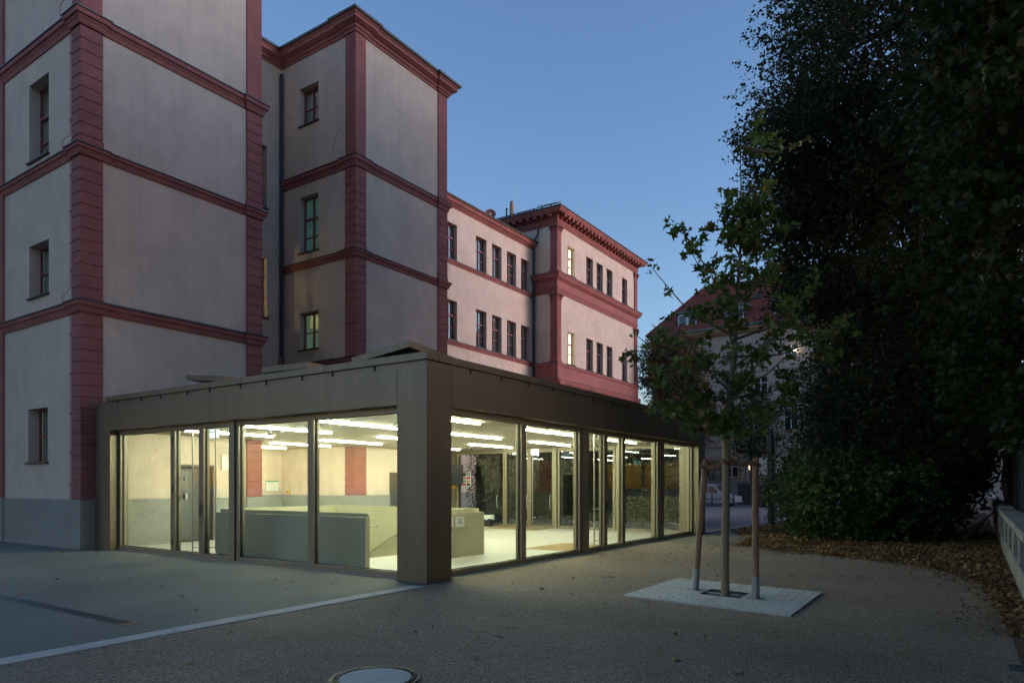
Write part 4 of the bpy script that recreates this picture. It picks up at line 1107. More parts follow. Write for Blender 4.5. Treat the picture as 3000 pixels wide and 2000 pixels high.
# coir ties
tie = empty('coir_tie', (1.6, -4.4, 1.85), 'brown coir rope tying the young trunk to its two stakes', 'rope')
TR = Vector((1.435, -4.42, 1.93))
def ring(c, r, rr, z, n=20, tilt=0.03):
    return [(c[0] + r * math.cos(2 * math.pi * k / n), c[1] + r * math.sin(2 * math.pi * k / n), z + tilt * math.sin(2 * math.pi * k / n)) for k in range(n + 1)]
m = MB()
for c, z in (((1.80, -3.985), 1.86), ((1.394, -4.84), 1.89), ((TR.x, TR.y), 1.92)):
    m = MB()
    for dz in (0, .028): m.tube(ring(c, .064, 0, z + dz), [.013 + .003 * math.sin(k * 2.1) for k in range(21)], 7)
    build(m, 'rope_wrap', 'rope', tie)
m = MB()
for a, b in (((1.80 - .05, -3.985 - .05, 1.86), (TR.x + .04, TR.y + .06, 1.93)), ((1.394, -4.78, 1.90), (TR.x, TR.y - .06, 1.93))):
    A_, B_ = Vector(a), Vector(b)
    for dz in (0, .03):
        m.tube([A_.lerp(B_, k / 12) + Vector((0, 0, dz - .03 * math.sin(math.pi * k / 12))) for k in range(13)], [.013 + .004 * math.sin(k * 2.7 + dz * 90) for k in range(13)], 7)
build(m, 'rope_span', 'rope', tie)

# manhole
mh = empty('manhole_cover', (-4.42, -3.27, 0), 'round manhole cover with concrete filling and toothed iron rim', 'manhole')
build(MB().lathe(-4.42, -3.27, [(.375, .002), (.375, .012), (.345, .012), (.343, .004), (.335, .004), (.333, .013), (.30, .013), (.298, .005)], 64), 'frame_ring', 'iron', mh)
m = MB()
for k in range(64):
    a = 2 * math.pi * k / 64; c_, s_ = math.cos(a), math.sin(a)
    st = len(m.v); m.box(.302, .331, -.007, .007, .012, .017); m.xf(Matrix.Translation((-4.42, -3.27, 0)) @ Matrix.Rotation(a, 4, 'Z'), st)
build(m, 'rim_teeth', 'iron', mh)
build(MB().lathe(-4.42, -3.27, [(.297, .001), (.297, .011), (.29, .013)], 48), 'lid_filling', 'concrete', mh)
# channel drain in the asphalt
cd = empty('channel_drain', (-4.4, 3, 0), 'blue-grey grated drainage channel set in the asphalt', 'drain')
build(MB().box(-4.48, -4.465, .78, 12, .003, .010).box(-4.325, -4.31, .78, 12, .003, .010), 'channel_edge', 'drain_metal', cd)
m = MB()
for y in np.arange(.8, 12, .03): m.box(-4.465, -4.325, y, y + .017, .004, .009)
build(m, 'grate_bar', 'drain_metal', cd, kind='stuff')
build(MB().box(-4.49, -4.30, .63, .78, .002, .009, .003), 'end_plate', 'rusty', cd, label='rust brown end plate')
# gully at the lower right edge of the gravel
gu = empty('gully_grate', (-1.05, -7.72, 0), 'small blue-grey gully grate in the gravel near the balustrade', 'drain')
build(MB().box(-1.16, -1.15, -7.80, -7.64, .001, .012).box(-.96, -.95, -7.80, -7.64, .001, .012).box(-1.149, -.961, -7.80, -7.79, .001, .012), 'rim', 'drain_metal', gu)
m = MB()
for x in np.arange(-1.145, -.97, .03): m.box(x, x + .014, -7.789, -7.64, .002, .011)
build(m, 'bar', 'drain_metal', gu)

# fallen leaves one can tell apart on asphalt and gravel
def star_leaf(r, lobes=5, depth=.5, curl=.25, seed=0):
    q = random.Random(seed); pts = []
    N = lobes * 2
    for k in range(N + 1):
        a = -math.pi * .78 + 2 * math.pi * .78 * k / N + math.pi / 2
        rr = r * (1.0 if k % 2 else depth) * q.uniform(.85, 1.1)
        if k in (0, N): rr = r * .35
        pts.append((rr * math.cos(a), rr * math.sin(a), 0))
    pts.append((0, -r * .15, 0))
    return [(x, y, curl * (abs(x) ** 1.3) * (1 if seed % 2 else -1) + .12 * y * y / r) for x, y, _ in pts]
def leaf_mesh(name, r, material, seed, curl=.25, thin=True):
    pts = star_leaf(r, 5, .52, curl, seed)
    me = bpy.data.meshes.new(name); c = (0, r * .12, 0)
    me.from_pydata([c] + pts, [], [(0, k, k % len(pts) + 1) for k in range(1, len(pts) + 1)])
    me.materials.append(MATS[material]); return me
FL = [leaf_mesh('fallen_leaf', .055 + .012 * k, 'leaf_fallen', k, 1.2) for k in range(4)]
rl = random.Random(21); nleaf = 0
while nleaf < 110:
    if rl.random() < .55: x, y = rl.uniform(-7.5, -.3), rl.uniform(.2, 10.5)
    else: x, y = rl.uniform(-5.5, 7), rl.uniform(-7.4, -.3)
    if .3 < x < 2.9 and -5.6 < y < -3.1 and rl.random() < .7: continue
    if (x + 8.5) ** 2 + (y + 7.4) ** 2 < 9: continue
    z = .012 if not (.3 < x < 2.9 and -5.6 < y < -3.1) else .03
    o = bpy.data.objects.new('fallen_leaf', FL[nleaf % 4]); link(o, None, (x, y, z + .006))
    o.rotation_euler = (rl.uniform(-.25, .25), rl.uniform(-.25, .25), rl.uniform(0, 6.28)); s = rl.uniform(.45, 1.0); o.scale = (s, s, s)
    tag(o, 'dry brown fallen leaf lying on the asphalt' if y > 0.06 else 'dry brown fallen leaf lying on the gravel yard', 'leaf', 'fallen leaves on the asphalt' if y > 0.06 else 'fallen leaves on the gravel')
    nleaf += 1
# a few twigs on the gravel
for k, (x, y, a, L) in enumerate(((.2, -2.6, .5, .28), (-2.6, -3.3, 1.2, .16), (2.4, -2.2, 2.0, .22), (4.6, -5.8, .3, .3))):
    build(MB().tube([(x, y, .012), (x + L * .5 * math.cos(a), y + L * .5 * math.sin(a), .018), (x + L * math.cos(a + .2), y + L * math.sin(a + .2), .011)], [.007, .006, .003], 5), 'twig', 'bark_dark', None, label='thin dark twig lying on the gravel', cat='twig', group='twigs on the gravel')
# ------------------------------------------------------------------ balustrade and fence on the right
bal = empty('stone_balustrade', (10, -8.05, 0), 'low weathered stone balustrade with square piers along the mulch bed', 'balustrade')
build(MB().box(-6, 40, -8.25, -7.95, 0, .33, .02), 'base_course', 'balustrade_stone', bal)
pp = None; cc = None; k = 0
x = -5.5
while x < 20:
    if pp is None: pp = build(MB().box(x, x + .30, -8.24, -7.97, .33, .87, .012), 'pier', 'balustrade_stone', bal)
    else: dup(pp, bal, (x + 5.5, 0, 0))
    x += 2.1
x = -6
while x < 20:
    if cc is None: cc = build(MB().box(x, x + 1.72, -8.28, -7.90, .87, .99, .015), 'coping_stone', 'balustrade_stone', bal)
    else: dup(cc, bal, (x + 6, rnd.uniform(-.006, .006), rnd.uniform(-.004, .004)))
    x += 2.1
build(MB().box(14.0, 40, -8.26, -7.92, .33, 1.05, .02), 'solid_wall', 'balustrade_stone', bal)
fen = empty('boundary_fence', (12, -8.45, 0), 'tall dark fence of posts, rails and grey boards behind the balustrade', 'fence')
pp = None
for k in range(14):
    x = 1.6 + 3.75 * (k - 2) * .5
    if pp is None: pp = build(MB().box(x, x + .07, -8.42, -8.35, 0, 2.55, .006), 'post', 'post_dark', fen); x00 = x
    else: dup(pp, fen, (x - x00, 0, 0))
for z in (1.05, 1.62, 2.2): build(MB().box(-4, 26, -8.44, -8.42, z, z + .05), 'rail', 'post_dark', fen)
bb = None; k = 0
x = -4
while x < 30:
    if bb is None: bb = build(MB().box(x, x + .235, -8.50, -8.47, .05, 2.42, .004), 'board', 'fence_panel', fen)
    else: dup(bb, fen, (x + 4, rnd.uniform(-.01, .01), rnd.uniform(-.03, .03)))
    x += .25
for k, (a, b) in enumerate((((15.2, -7.1, .02), (15.9, -7.85, .85)), ((15.9, -7.0, .02), (16.3, -7.85, .8)))):
    build(MB().tube([a, tuple(Vector(a).lerp(Vector(b), .5)), b], [.03, .028, .026], 7), 'leaning_plank', 'wood_old', None, label='old wooden pole leaning against the balustrade', cat='pole', group='poles leaning on the balustrade')

# ------------------------------------------------------------------ trees
PALM = np.array([(-.5, 0), (-.22, -.30), (-.10, -.48), (.02, -.20), (.22, -.34), (.24, -.12), (.58, 0), (.24, .12), (.22, .34), (.02, .20), (-.10, .48), (-.22, .30)])
def leaf_cloud(name, P, size, material, parent, rg_, droop=.35, asp=.62, shape='kite', **kw):
    n = len(P)
    nrm = rg_.normal(0, 1, (n, 3)); nrm[:, 2] = np.abs(nrm[:, 2]) * 1.1 + .25
    nrm /= np.linalg.norm(nrm, axis=1)[:, None]
    t = rg_.normal(0, 1, (n, 3)); t[:, 2] -= droop
    ex_ = t - (t * nrm).sum(1)[:, None] * nrm; ex_ /= np.linalg.norm(ex_, axis=1)[:, None]
    ey_ = np.cross(nrm, ex_)
    s = size * rg_.uniform(.65, 1.3, n)[:, None]
    fold = nrm * s * rg_.uniform(.02, .22, n)[:, None]
    q = np.stack([P - ex_ * s * .5, P - ey_ * s * asp * .5 + fold - ex_ * s * .08, P + ex_ * s * .55, P + ey_ * s * asp * .5 + fold - ex_ * s * .08], 1)
    if shape == 'palm':
        bend = rg_.uniform(.1, .5, n)[:, None]
        q = np.stack([P + ex_ * s * a + ey_ * s * b + nrm * s * bend * (abs(b) - .2) for a, b in PALM], 1)
    return npbuild(name, q, 4, material, parent, **kw)

def clump_points(rg_, blobs, nclump, per, spread, hollow=.55):
    w = np.array([b[6] for b in blobs], float); w /= w.sum(); out = []
    cnt = rg_.multinomial(nclump, w)
    for b, c in zip(blobs, cnt):
        d = rg_.normal(0, 1, (c, 3)); d /= np.linalg.norm(d, axis=1)[:, None]
        r = rg_.uniform(hollow ** 3, 1, c) ** (1 / 3)
        # lumpy outline
        lump = 1 + .16 * np.sin(d[:, 0] * 5.1 + b[0]) * np.cos(d[:, 2] * 6.3 + b[1]) + .10 * np.sin(d[:, 1] * 9.7 + d[:, 2] * 7)
        p = d * (r * lump)[:, None] * np.array(b[3:6]) + np.array(b[:3])
        out.append(p)
    C_ = np.concatenate(out)
    # leaves hang along short sprays that lean outwards and down
    mid = np.array([sum(b[k] * b[6] for b in blobs) / sum(b[6] for b in blobs) for k in range(3)])
    D_ = C_ - mid; D_[:, 2] *= .25; D_ /= np.linalg.norm(D_, axis=1)[:, None] + 1e-6
    D_ = D_ + rg_.normal(0, .55, D_.shape); D_[:, 2] -= .35; D_ /= np.linalg.norm(D_, axis=1)[:, None]
    t = rg_.uniform(-1, 1, len(C_) * per)
    L_ = np.repeat(C_, per, axis=0) + np.repeat(D_, per, axis=0) * (t * spread * 2.3)[:, None] + rg_.normal(0, 1, (len(C_) * per, 3)) * (spread * .36) * np.array([1, 1, .6])
    return C_, L_

def limb(mb, a, b, r0, r1, rng, bend=.12, n=7, seg=6):
    a = Vector(a); b = Vector(b); L = (b - a).length; off = Vector((rng.uniform(-1, 1), rng.uniform(-1, 1), rng.uniform(-.3, 1))) * L * bend
    path = []
    for k in range(n + 1):
        t = k / n; path.append(a.lerp(b, t) + off * math.sin(math.pi * t) + Vector((rng.uniform(-1, 1), rng.uniform(-1, 1), 0)) * L * .012)
    mb.tube(path, [r0 + (r1 - r0) * (k / n) ** .8 for k in range(n + 1)], seg)
    return path

def big_tree(name, label, base, top, r0, blobs, nclump, per, spread, leaf, material, seed, cat='tree', group=None, nl=16, bark='bark_dark', hollow=.55, shape='kite'):
    rng = random.Random(seed); rg_ = np.random.default_rng(seed)
    t = empty(name, base, label, cat, group)
    mb = MB(); path = limb(mb, base, top, r0, r0 * .35, rng, .03, 10, 12)
    build(mb, 'trunk', bark, t, smooth=True)
    C_, L_ = clump_points(rg_, blobs, nclump, per, spread, hollow)
    mb = MB()
    for k in range(nl):
        q = path[rng.randrange(2, len(path))]; c = Vector(C_[rng.randrange(len(C_))])
        c = Vector(q).lerp(c, rng.uniform(.6, .95)); d = (c - Vector(q))
        if d.length < .5: continue
        if c.z < q[2] - 1.0: c.z = q[2] - rng.uniform(0, 1)
        pth = limb(mb, q, c, r0 * rng.uniform(.18, .34), .02, rng, .10, 7, 6)
        for _ in range(3):
            s = pth[rng.randrange(2, 7)]; e = Vector(s) + Vector((rng.uniform(-1, 1), rng.uniform(-1, 1), rng.uniform(-.3, .8))) * d.length * .3
            limb(mb, s, e, r0 * .09, .012, rng, .1, 4, 5)
    build(mb, 'branches', bark, t, kind='stuff')
    L_ = L_[L_[:, 2] > .15]
    leaf_cloud('crown', L_, leaf, material, t, rg_, shape=shape, kind='stuff')
    return t

# tall lindens and maples over the bed
G_ = 'tall trees over the mulch bed'
big_tree('linden_tree', 'tall dark linden with dense drooping crown, next to the yard kerb', (15.6, -5.3, 0), (15.2, -5.6, 17), .27,
         [(15.9, -5.5, 15.6, 3.9, 4.1, 6.2, 3.4), (15.4, -5.2, 9.6, 3.4, 3.7, 4.0, 2.2), (15.6, -5.4, 4.9, 3.0, 2.6, 2.8, 1.2), (14.6, -3.7, 8.6, 1.7, 1.9, 1.6, .4), (14.9, -3.4, 12.2, 2.2, 2.3, 2.4, .7), (12.3, -2.6, 9.3, 1.5, 1.1, .45, .10), (12.6, -2.5, 11.7, 1.4, 1.1, .5, .12), (12.9, -2.8, 10.5, 1.1, 1.1, .6, .14), (13.4, -3.2, 7.2, 1.3, 1.1, .6, .13), (14.6, -4.4, 3.6, 1.8, 1.6, 1.5, .35)],
         7000, 22, .26, .125, 'leaf_linden', 101, group=G_, nl=26)
big_tree('linden_tree', 'tall linden with split trunk standing behind the front linden', (20.5, -6.2, 0), (20.8, -6.0, 19), .34,
         [(20.5, -6.0, 18.0, 5.0, 5.0, 6.5, 2.3), (19.5, -5.2, 10.5, 4.0, 4.0, 3.2, .9), (18.6, -4.8, 4.8, 3.6, 3.2, 3.0, .9)], 2700, 22, .32, .15, 'leaf_linden', 102, group=G_, nl=22)
big_tree('maple_tree', 'broad-leaved maple overhanging the balustrade', (11.5, -9.4, 0), (11.2, -9.2, 13), .24,
         [(10.4, -8.9, 10.8, 3.3, 2.8, 4.2, 1.6), (9.8, -9.6, 16.0, 4.2, 3.4, 4.6, 1.7), (13.4, -11.5, 15.0, 4.0, 3.0, 6.0, 1.6), (8.2, -8.1, 9.6, 2.4, 1.9, 3.2, .8), (12.0, -8.2, 7.0, 3.0, 2.2, 2.2, .6), (12.8, -8.0, 4.3, 2.6, 1.6, 1.4, .5)], 3100, 20, .30, .18, 'leaf_maple', 103, group=G_, nl=22, shape='palm')
big_tree('maple_tree', 'dark maple closing the far end of the bed beside the fence', (26, -8.8, 0), (26, -8.6, 16), .32,
         [(25.5, -8.5, 14.0, 5.0, 4.5, 7.0, 2.2), (24, -7.2, 5.5, 4.2, 3.2, 3.2, 1.0), (21.4, -7.0, 3.4, 2.0, 1.1, 1.9, .9), (18.8, -6.6, 2.6, 1.6, 1.0, 2.2, .7)], 2500, 22, .36, .18, 'leaf_maple', 104, group=G_, nl=18)
big_tree('maple_tree', 'maple added behind the fence, its crown shading the gravel yard', (2.0, -12.0, 0), (2.0, -11.8, 14), .3,
         [(1.0, -10.5, 13.5, 6.5, 5.5, 3.6, 2.0), (-2.5, -6.5, 13.8, 5.5, 4.5, 2.8, 1.6), (3.5, -7.5, 14.6, 4.0, 3.8, 2.6, 1.0)], 2600, 20, .42, .24, 'leaf_maple', 109, group=G_, nl=16)  # added tree, crown above the view, keeps sky light off the gravel
big_tree('maple_tree', 'maple added behind the fence to shade the open end of the gravel yard', (-9.5, -14.0, 0), (-9.5, -13.8, 15), .3,
         [(-9.5, -12.5, 12.5, 6.5, 6.0, 5.0, 2.0), (-9.5, -7.5, 14.0, 5.0, 4.0, 3.0, 1.0)], 1900, 20, .46, .26, 'leaf_maple', 110, group=G_, nl=14)  # another added tree out of view, shading the near gravel
# low-branched trees added behind the fence, mostly out of view, to block the low sun
for k, (x, y, lab) in enumerate(((-13.0, -10.6, 'beside the open end of the yard'), (-6.0, -10.4, 'behind the start of the balustrade'), (0.5, -10.6, 'behind the first balustrade piers'), (6.5, -10.4, 'next to the overhanging maple'), (13.5, -10.6, 'behind the solid end of the balustrade'), (20.5, -10.8, 'behind the leaning poles'), (27.5, -11.5, 'at the street end of the fence'))):
    big_tree('added_hedge_tree', 'dense hedge tree added behind the fence to block low sun, ' + lab, (x, y, 0), (x, y, 6.5), .12,
             [(x, y, 5.0, 3.6, 1.5, 4.0, 1.0), (x - 2.5, y, 3.0, 2.0, 1.3, 2.6, .5)], 620, 20, .34, .22, 'leaf_maple', 130 + k, group='added hedge trees behind the fence', nl=8, hollow=.2)
# hedge added outside the far doors to darken the view through the glass
hg = empty('added_hedge', (17.6, 6.2, 0), 'dark hedge added outside the far glass doors so the panes mirror the hall', 'hedge')
rgh = np.random.default_rng(77); n = 26000
P = np.stack([rgh.uniform(16.9, 18.3, n), rgh.uniform(1.6, 12.2, n), rgh.uniform(.1, 3.25, n)], 1)
edge_ = rgh.random(n) < .6; P[edge_, 0] = np.where(rgh.random(edge_.sum()) < .7, 16.9, 18.3) + rgh.normal(0, .06, edge_.sum())
leaf_cloud('foliage', P, .10, 'leaf_linden', hg, rgh, kind='stuff')
build(MB().box(17.1, 18.1, 1.8, 12.0, .15, 3.05, .2), 'dark_core', 'bark_dark', hg)  # solid box added inside so the hedge stays dark behind the panes
m = MB()
for k in range(12): y = 2 + k * .88; m.tube([(17.6, y, 0), (17.6 + .1, y + .1, 1.6), (17.5, y, 3)], [.04, .03, .01], 6)
build(m, 'stems', 'bark_dark', hg)
# undergrowth
shr = [(13.6, -4.0, 1.25, 1.7, 1.5, 1.6, 'broad-leaved bush spilling over the mulch in front of the linden', .125, 520),
       (15.6, -2.7, 1.5, 1.7, 1.3, 1.7, 'bush with small leaves reaching towards the dark steel column', .10, 520),
       (14.3, -5.5, 1.2, 1.7, 1.3, 1.6, 'dark bush at the foot of the linden trunk', .125, 420),
       (17.4, -3.6, 2.0, 1.9, 1.7, 2.2, 'tall bush between the linden and the yard', .11, 480),
       (16.4, -6.1, 1.9, 1.8, 1.0, 2.0, 'dark bush on the balustrade side of the bed', .12, 360)]
for k, (x, y, z, rx, ry, rz, lab, lf, nc) in enumerate(shr):
    rng = random.Random(300 + k); rg_ = np.random.default_rng(300 + k)
    s = empty('bush', (x, y, 0), lab, 'bush', 'bushes under the trees')
    C_, L_ = clump_points(rg_, [(x, y, z, rx, ry, rz, 1)], nc, 16, .17, .4)
    mb = MB()
    for q in range(14):
        c = Vector(C_[rng.randrange(len(C_))]); limb(mb, (x + rng.uniform(-.4, .4), y + rng.uniform(-.4, .4), 0), c, .028, .008, rng, .15, 5, 5)
    build(mb, 'stems', 'bark_dark', s)
    leaf_cloud('foliage', L_[L_[:, 2] > .08], lf, 'leaf_shrub', s, rg_, kind='stuff')

# trees at the corner of the school and in the street
big_tree('autumn_tree', 'tree with reddish autumn crown at the far corner of the school', (42.0, 11.6, 0), (42.0, 11.6, 11), .22,
         [(41.8, 11.8, 10.6, 2.4, 2.6, 2.8, 1.0), (41.6, 11.0, 6.6, 2.4, 2.8, 2.4, .8)], 1700, 18, .32, .17, 'leaf_autumn', 106, nl=16)
big_tree('street_tree', 'dark narrow street tree before the house with the red roof', (48.2, 7.4, 0), (48.2, 7.4, 9), .16,
         [(48.2, 7.3, 6.2, 1.7, 1.9, 3.0, 1)], 420, 16, .34, .19, 'leaf_linden', 107, nl=12)
big_tree('garden_shrub', 'small wiry shrub behind the low street wall', (50.6, 11.2, 0), (50.6, 11.2, 3.4), .05,
         [(50.6, 11.2, 2.9, .9, 1.0, 1.0, 1)], 90, 10, .2, .12, 'leaf_linden', 108, nl=10, cat='shrub')

big_tree('added_gable_tree', 'dark broad tree added beyond the gable end to be mirrored in its windows', (-9, 27, 0), (-9, 27, 12), .3, [(-9, 27, 9, 6, 6, 8.5, 1)], 1000, 18, .5, .34, 'leaf_linden', 111, nl=10, hollow=.3)  # unseen tree added to darken the reflections in the gable windows
# ------------------------------------------------------------------ the young plane tree
yp = empty('young_plane_tree', (1.43, -4.41, 0), 'young staked plane tree with sparse lobed leaves, some turning yellow', 'tree')
rng = random.Random(41); rg_ = np.random.default_rng(41)
TP = [Vector(p) for p in ((1.43, -4.41, -.08), (1.425, -4.405, .5), (1.43, -4.415, 1.2), (1.435, -4.42, 1.9), (1.437, -4.421, 2.25), (1.47, -4.47, 2.9), (1.50, -4.51, 3.5), (1.511, -4.531, 3.87), (1.53, -4.56, 4.5), (1.553, -4.592, 5.15), (1.56, -4.60, 5.7), (1.55, -4.59, 6.2), (1.558, -4.601, 6.48))]
TRAD = [.062, .056, .054, .053, .060, .044, .038, .034, .026, .017, .011, .008, .005]
mb = MB()
def smooth_path(P, R_, n=4):
    o, r = [], []
    for i in range(len(P) - 1):
        p0, p1, p2, p3 = P[max(i - 1, 0)], P[i], P[i + 1], P[min(i + 2, len(P) - 1)]
        for k in range(n):
            t = k / n
            o.append(.5 * ((2 * p1) + (p2 - p0) * t + (2 * p0 - 5 * p1 + 4 * p2 - p3) * t * t + (3 * p1 - p0 - 3 * p2 + p3) * t ** 3)); r.append(R_[i] + (R_[i + 1] - R_[i]) * t)
    o.append(P[-1]); r.append(R_[-1]); return o, r
wp, wr = smooth_path(TP[:5], [.060, .056, .055, .054, .062], 8)
wr = [q * (1 + .035 * math.sin(i * 2.3) + .03 * math.sin(i * 5.1)) for i, q in enumerate(wr)]
build(MB().tube(wp, wr, 14), 'wrapped_trunk', 'trunk_wrap', yp, smooth=True, label='lower trunk wrapped in tan reed matting')
m = MB()
for z in np.arange(.1, 1.85, .085):
    m.tube([(1.43 + .061 * math.cos(a), -4.412 + .061 * math.sin(a), z + .02 * a / 6.28) for a in np.linspace(0, 6.28, 15)], .0028, 4)
build(m, 'wrap_twine', 'trunk_wrap', yp)
tp, tr = smooth_path(TP[4:], TRAD[4:], 4)
build(MB().tube(tp, tr, 10), 'trunk', 'bark', yp, smooth=True)
cr_ = Vector((math.sin(math.atan(1356.65 / 2020)), -math.cos(math.atan(1356.65 / 2020)), 0))      # across the view
cd_ = Vector((cr_.y * -1, cr_.x, 0))
def trunk_at(z):
    for a, b in zip(tp, tp[1:]):
        if a.z <= z <= b.z: return a.lerp(b, (z - a.z) / max(1e-6, b.z - a.z))
    return tp[-1]
# main boughs: start height, sideways reach, depth reach, rise
boughs = [(2.26, -.85, .10, .72), (2.28, .98, -.2, .92), (2.30, .25, .75, .75), (2.35, -1.12, .05, .42), (2.55, -1.22, -.35, .85), (2.75, .35, -.85, .9), (2.8, -1.35, .30, .75), (2.95, -.82, .35, 1.15), (3.0, 1.15, .3, .75), (3.2, -1.42, .1, .62),
          (3.3, .85, -.5, .95), (3.55, -.5, -.6, .9), (3.7, 1.15, .05, .72), (3.75, -1.22, -.1, .95), (4.0, .45, .5, .75), (4.15, -.55, .4, .95), (4.25, .62, -.3, .9), (4.45, -.82, 0, .85), (4.6, .34, .1, .85),
          (4.9, -.28, -.2, .55), (2.85, 1.35, -.1, .55), (2.45, -.75, .45, .35), (5.0, .3, .2, .3), (2.24, 1.15, .35, .30), (3.45, 1.42, -.2, .40), (2.3, .55, -.55, .25), (2.3, -.5, -.5, .3), (5.05, -.25, .1, .55), (5.15, .30, -.1, .5), (5.35, .10, .1, .5), (5.3, -.12, -.12, .35)]
bm_ = MB(); tips = []
for z, sx, sd, rise in boughs:
    a = trunk_at(z); b = a + cr_ * sx + cd_ * sd + Vector((0, 0, rise))
    L = (b - a).length
    mid = a.lerp(b, .5) + Vector((0, 0, -.10 * L)) + Vector((rng.uniform(-.05, .05), rng.uniform(-.05, .05), 0))
    P_, R_ = smooth_path([a, a.lerp(mid, .5) + Vector((0, 0, -.01)), mid, b], [.019 * L ** .4, .015 * L ** .4, .011, .004], 4)
    bm_.tube(P_, R_, 6)
    for q in range(6):
        s = P_[rng.randrange(3, len(P_))]; e = s + Vector((rng.uniform(-1, 1), rng.uniform(-1, 1), rng.uniform(-.15, .9))).normalized() * rng.uniform(.15, .45)
        bm_.tube([s, s.lerp(e, .5) + Vector((0, 0, .02)), e], [.006, .0045, .0025], 5)
        tips += [e, s.lerp(e, .6)]
    tips += [b, P_[-3], P_[-5]]
build(bm_, 'branches', 'bark', yp, smooth=True)
LM = [leaf_mesh('leaf', .056 + .010 * k, 'leaf_plane', 50 + k, .8) for k in range(5)]
cand = []
for t in tips:
    for q in range(rng.choice((4, 5, 6, 6, 7))):
        d = Vector((rng.gauss(0, 1), rng.gauss(0, 1), rng.gauss(0, .8))).normalized()
        cand.append(t + d * rng.uniform(.03, .15))
rng.shuffle(cand)
camv = Vector((-8.53, -7.395, 1.6))
big = cand[:300]; rest = cand[300:]
pet = MB()
def leaf_rot():
    return (rng.gauss(.75, .5), rng.gauss(0, .5), rng.uniform(0, 6.28))
for k, p in enumerate(big):
    o = bpy.data.objects.new('leaf', LM[k % 5]); link(o, yp, p); o.rotation_euler = leaf_rot(); s = rng.uniform(.7, 1.25); o.scale = (s, s, s)
vs, fs = [], []
from mathutils import Euler
for k, p in enumerate(rest):
    me = LM[k % 5]; s = rng.uniform(.65, 1.15); M = Matrix.Translation(p) @ Euler(leaf_rot()).to_matrix().to_4x4() @ Matrix.Scale(s, 4)
    i = len(vs); vs += [tuple(M @ v.co) for v in me.vertices]; fs += [tuple(i + j for j in pl.vertices) for pl in me.polygons]
mb = MB(); mb.v = vs; mb.f = fs
build(mb, 'foliage', 'leaf_plane', yp, fix=False, kind='stuff')
# the bare whip of another young stem behind it, reaching over the crown
# ------------------------------------------------------------------ street side background
house = empty('red_roofed_house', (55, 8, 0), 'plastered apartment house with steep red tiled roof and white dormers beyond the street', 'house')
fH = fmap('x', 52.0, 1)
HV0, HV1 = -10.0, 17.6
hw = []
for fl, (z0, z1) in enumerate(((2.3, 3.75), (6.2, 7.9), (9.3, 10.9), (12.3, 13.35))):
    y = HV1 - 1.9
    while y > HV0 + 2:
        hw.append((y - 1.15, y, z0, z1)); y -= 2.45
build(wall_sheet(fH, HV0, HV1, 0, 15.3, hw, .22), 'wall', 'house_wall', house, fix=False)
build(MB().quad((52, HV1, 0), (64, HV1, 0), (64, HV1, 15.3), (52, HV1, 15.3)), 'wall', 'house_wall', house, fix=False)
lit = {(9, 3)}
for k, o in enumerate(hw):
    if o[0] < -12: continue
    litw = 8.2 < o[0] < 9.6 and o[2] > 12
    m = MB(); d0, d1 = .14, .20; t = .07; a0, a1, z0, z1 = o
    fbox(m, fH, a0, a0 + t, d0, d1, z0, z1); fbox(m, fH, a1 - t, a1, d0, d1, z0, z1); fbox(m, fH, a0 + t, a1 - t, d0, d1, z1 - t, z1); fbox(m, fH, a0 + t, a1 - t, d0, d1, z0, z0 + t)
    c = (a0 + a1) / 2; fbox(m, fH, c - .04, c + .04, d0 - .01, d1, z0 + t, z1 - t); zc = z1 - (z1 - z0) * .34; fbox(m, fH, a0 + t, a1 - t, d0 - .006, d1, zc - .035, zc + .035)
    w = build(m, 'window', 'white_frame', house)
    m = MB(); fbox(m, fH, a0 + t, a1 - t, .17, .18, z0 + t, z1 - t); build(m, 'pane', 'far_lamp' if litw else 'van_glass', w)
    m = MB(); fbox(m, fH, a0 - .12, a1 + .12, -.10, .1, z0 - .12, z0); build(m, 'sill', 'house_trim', w)
    if o[2] < 3:
        m = MB(); fbox(m, fH, a0 - .25, a0 - .02, -.05, .02, z0 - .1, z1 + .25); fbox(m, fH, a1 + .02, a1 + .25, -.05, .02, z0 - .1, z1 + .25); fbox(m, fH, a0 - .02, a1 + .02, -.05, .02, z1 + .02, z1 + .25)
        build(m, 'surround', 'house_trim', w)
for zb, zt, o in ((4.9, 5.15, .12), (8.6, 8.75, .1), (11.3, 11.5, .1), (14.75, 15.3, .45)):
    build(MB().sweep([(52, HV1 + .02), (52, HV0)], [(0, zb), (o * .5, zb), (o, (zb + zt) / 2), (o, zt), (0, zt)]), 'cornice', 'house_trim' if zt > 15 else 'house_wall', house)
build(MB().sweep([(52, HV1 + .02), (52, HV0)], [(.40, 15.3), (.58, 15.28), (.58, 15.42), (.40, 15.42)]), 'gutter', 'copper_green', house)
